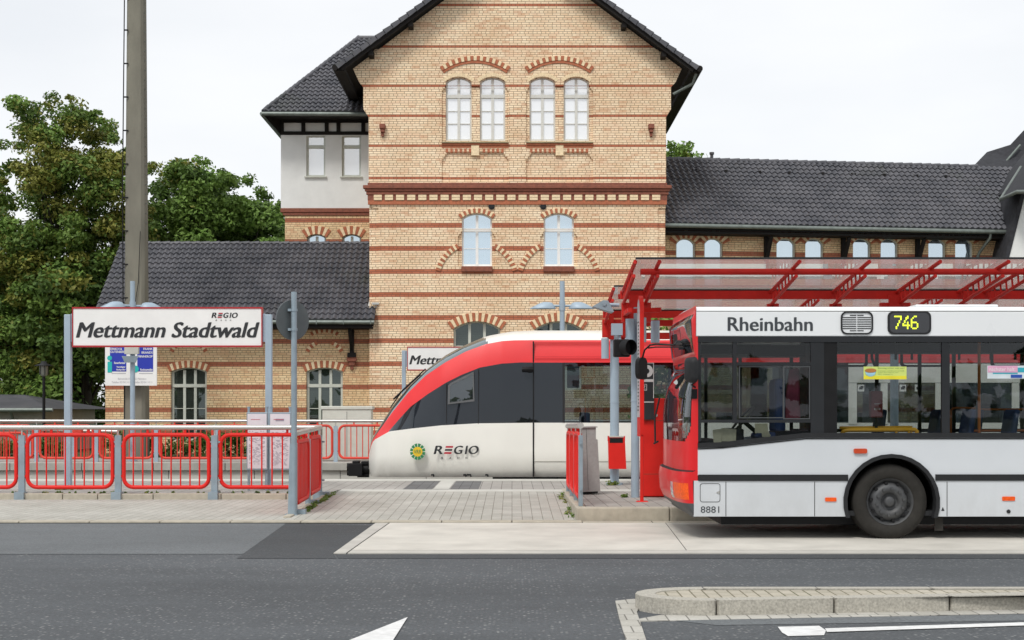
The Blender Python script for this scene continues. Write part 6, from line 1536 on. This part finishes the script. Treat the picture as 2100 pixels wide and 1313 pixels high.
# distant wood closing the gap at the left
rng = np.random.default_rng(21); rr = random.Random(21); cl = []
for k in range(220): cl.append((PX(rr.uniform(-500, 330), 72), 72+rr.uniform(-2, 4), rr.uniform(.5, 8.5), rr.uniform(.8, 1.5)))
v, f, mi = leaves(cl, 130, .2, rng, (.25, .1, .6, .05, 0)); me = npmesh('woodland', v, f, mi, LG, None, (0, 0, 0)); me['kind'] = 'stuff'; me['label'] = 'dark wood closing the view behind the trees on the left'; me['category'] = 'wood'
rng = np.random.default_rng(77); rr = random.Random(77); cl = []
for k in range(300):
    x = rr.uniform(-75, 75); h = 4.9+1.2*math.sin(x*.21)+.8*math.sin(x*.53+1); cl.append((x, -62+rr.uniform(-3, 3), rr.uniform(.3, h), rr.uniform(.7, 1.3)))
v, f, mi = leaves(cl, 60, .5, rng, (.3, .1, .55, .05, 0)); me = npmesh('woodland', v, f, mi, LG, None, (0, 0, 0)); me['kind'] = 'stuff'; me['label'] = 'wood across the square, mirrored in the windows'; me['category'] = 'wood'
def hedge(a, b, D, z1, seed, lab):
    rng = np.random.default_rng(seed); rr = random.Random(seed); cl = []
    x0, x1 = PX(a, D), PX(b, D); n = int((x1-x0)*16)
    for k in range(n): cl.append((rr.uniform(x0, x1), D+rr.uniform(0, .7), rr.uniform(.25, z1), rr.uniform(.16, .3)))
    v, f, mi = leaves(cl, 70, .06, rng, (.15, 0, .85, 0, 0), .8); o = npmesh('hedge', v, f, mi, LG, None, (0, 0, 0)); o['label'] = lab; o['category'] = 'hedge'
hedge(210, 655, 45.0, .85, 31, 'clipped dark green hedge below the windows of the left wing')
hedge(-140, 130, 46.0, .5, 32, 'low dark hedge in front of the low grey-roofed house')
# weeds and tufts
rng = np.random.default_rng(41); rr = random.Random(41); cl = []
for k in range(60): y = rr.uniform(21.6, 25.4); cl.append((XS-.02+rr.uniform(-.03, .05), y, .05+.013*(y-20), rr.uniform(.02, .06)))
for k in range(14): y = rr.uniform(20.4, 25.4); cl.append((XI-.05+rr.uniform(-.06, .03), y, .05+.013*(y-20), rr.uniform(.03, .07)))
for k in range(10): cl.append((PX(1263, 27.8)+rr.uniform(-.25, .05), 27.8+rr.uniform(-.1, .1), .17, rr.uniform(.03, .08)))
for k in range(6): cl.append((PX(1290, 23.2)+rr.uniform(-.1, .03), 23.25, .2, rr.uniform(.02, .04)))
for k in range(50): cl.append((rr.uniform(-11, -3.8), 25.22+rr.uniform(0, .06), .135, rr.uniform(.015, .04)))
for k in range(14): cl.append((PX(140, 26.4)+rr.uniform(-.2, .3), 26.3+rr.uniform(-.1, .1), .135, rr.uniform(.02, .05)))
v, f, mi = leaves(cl, 22, .022, rng, (.5, .2, .1, .2, 0), 1.0); o = npmesh('weeds', v, f, mi, LG, None, (0, 0, 0)); o['kind'] = 'stuff'; o['label'] = 'small weeds and moss growing along the kerbs and posts'; o['category'] = 'weeds'
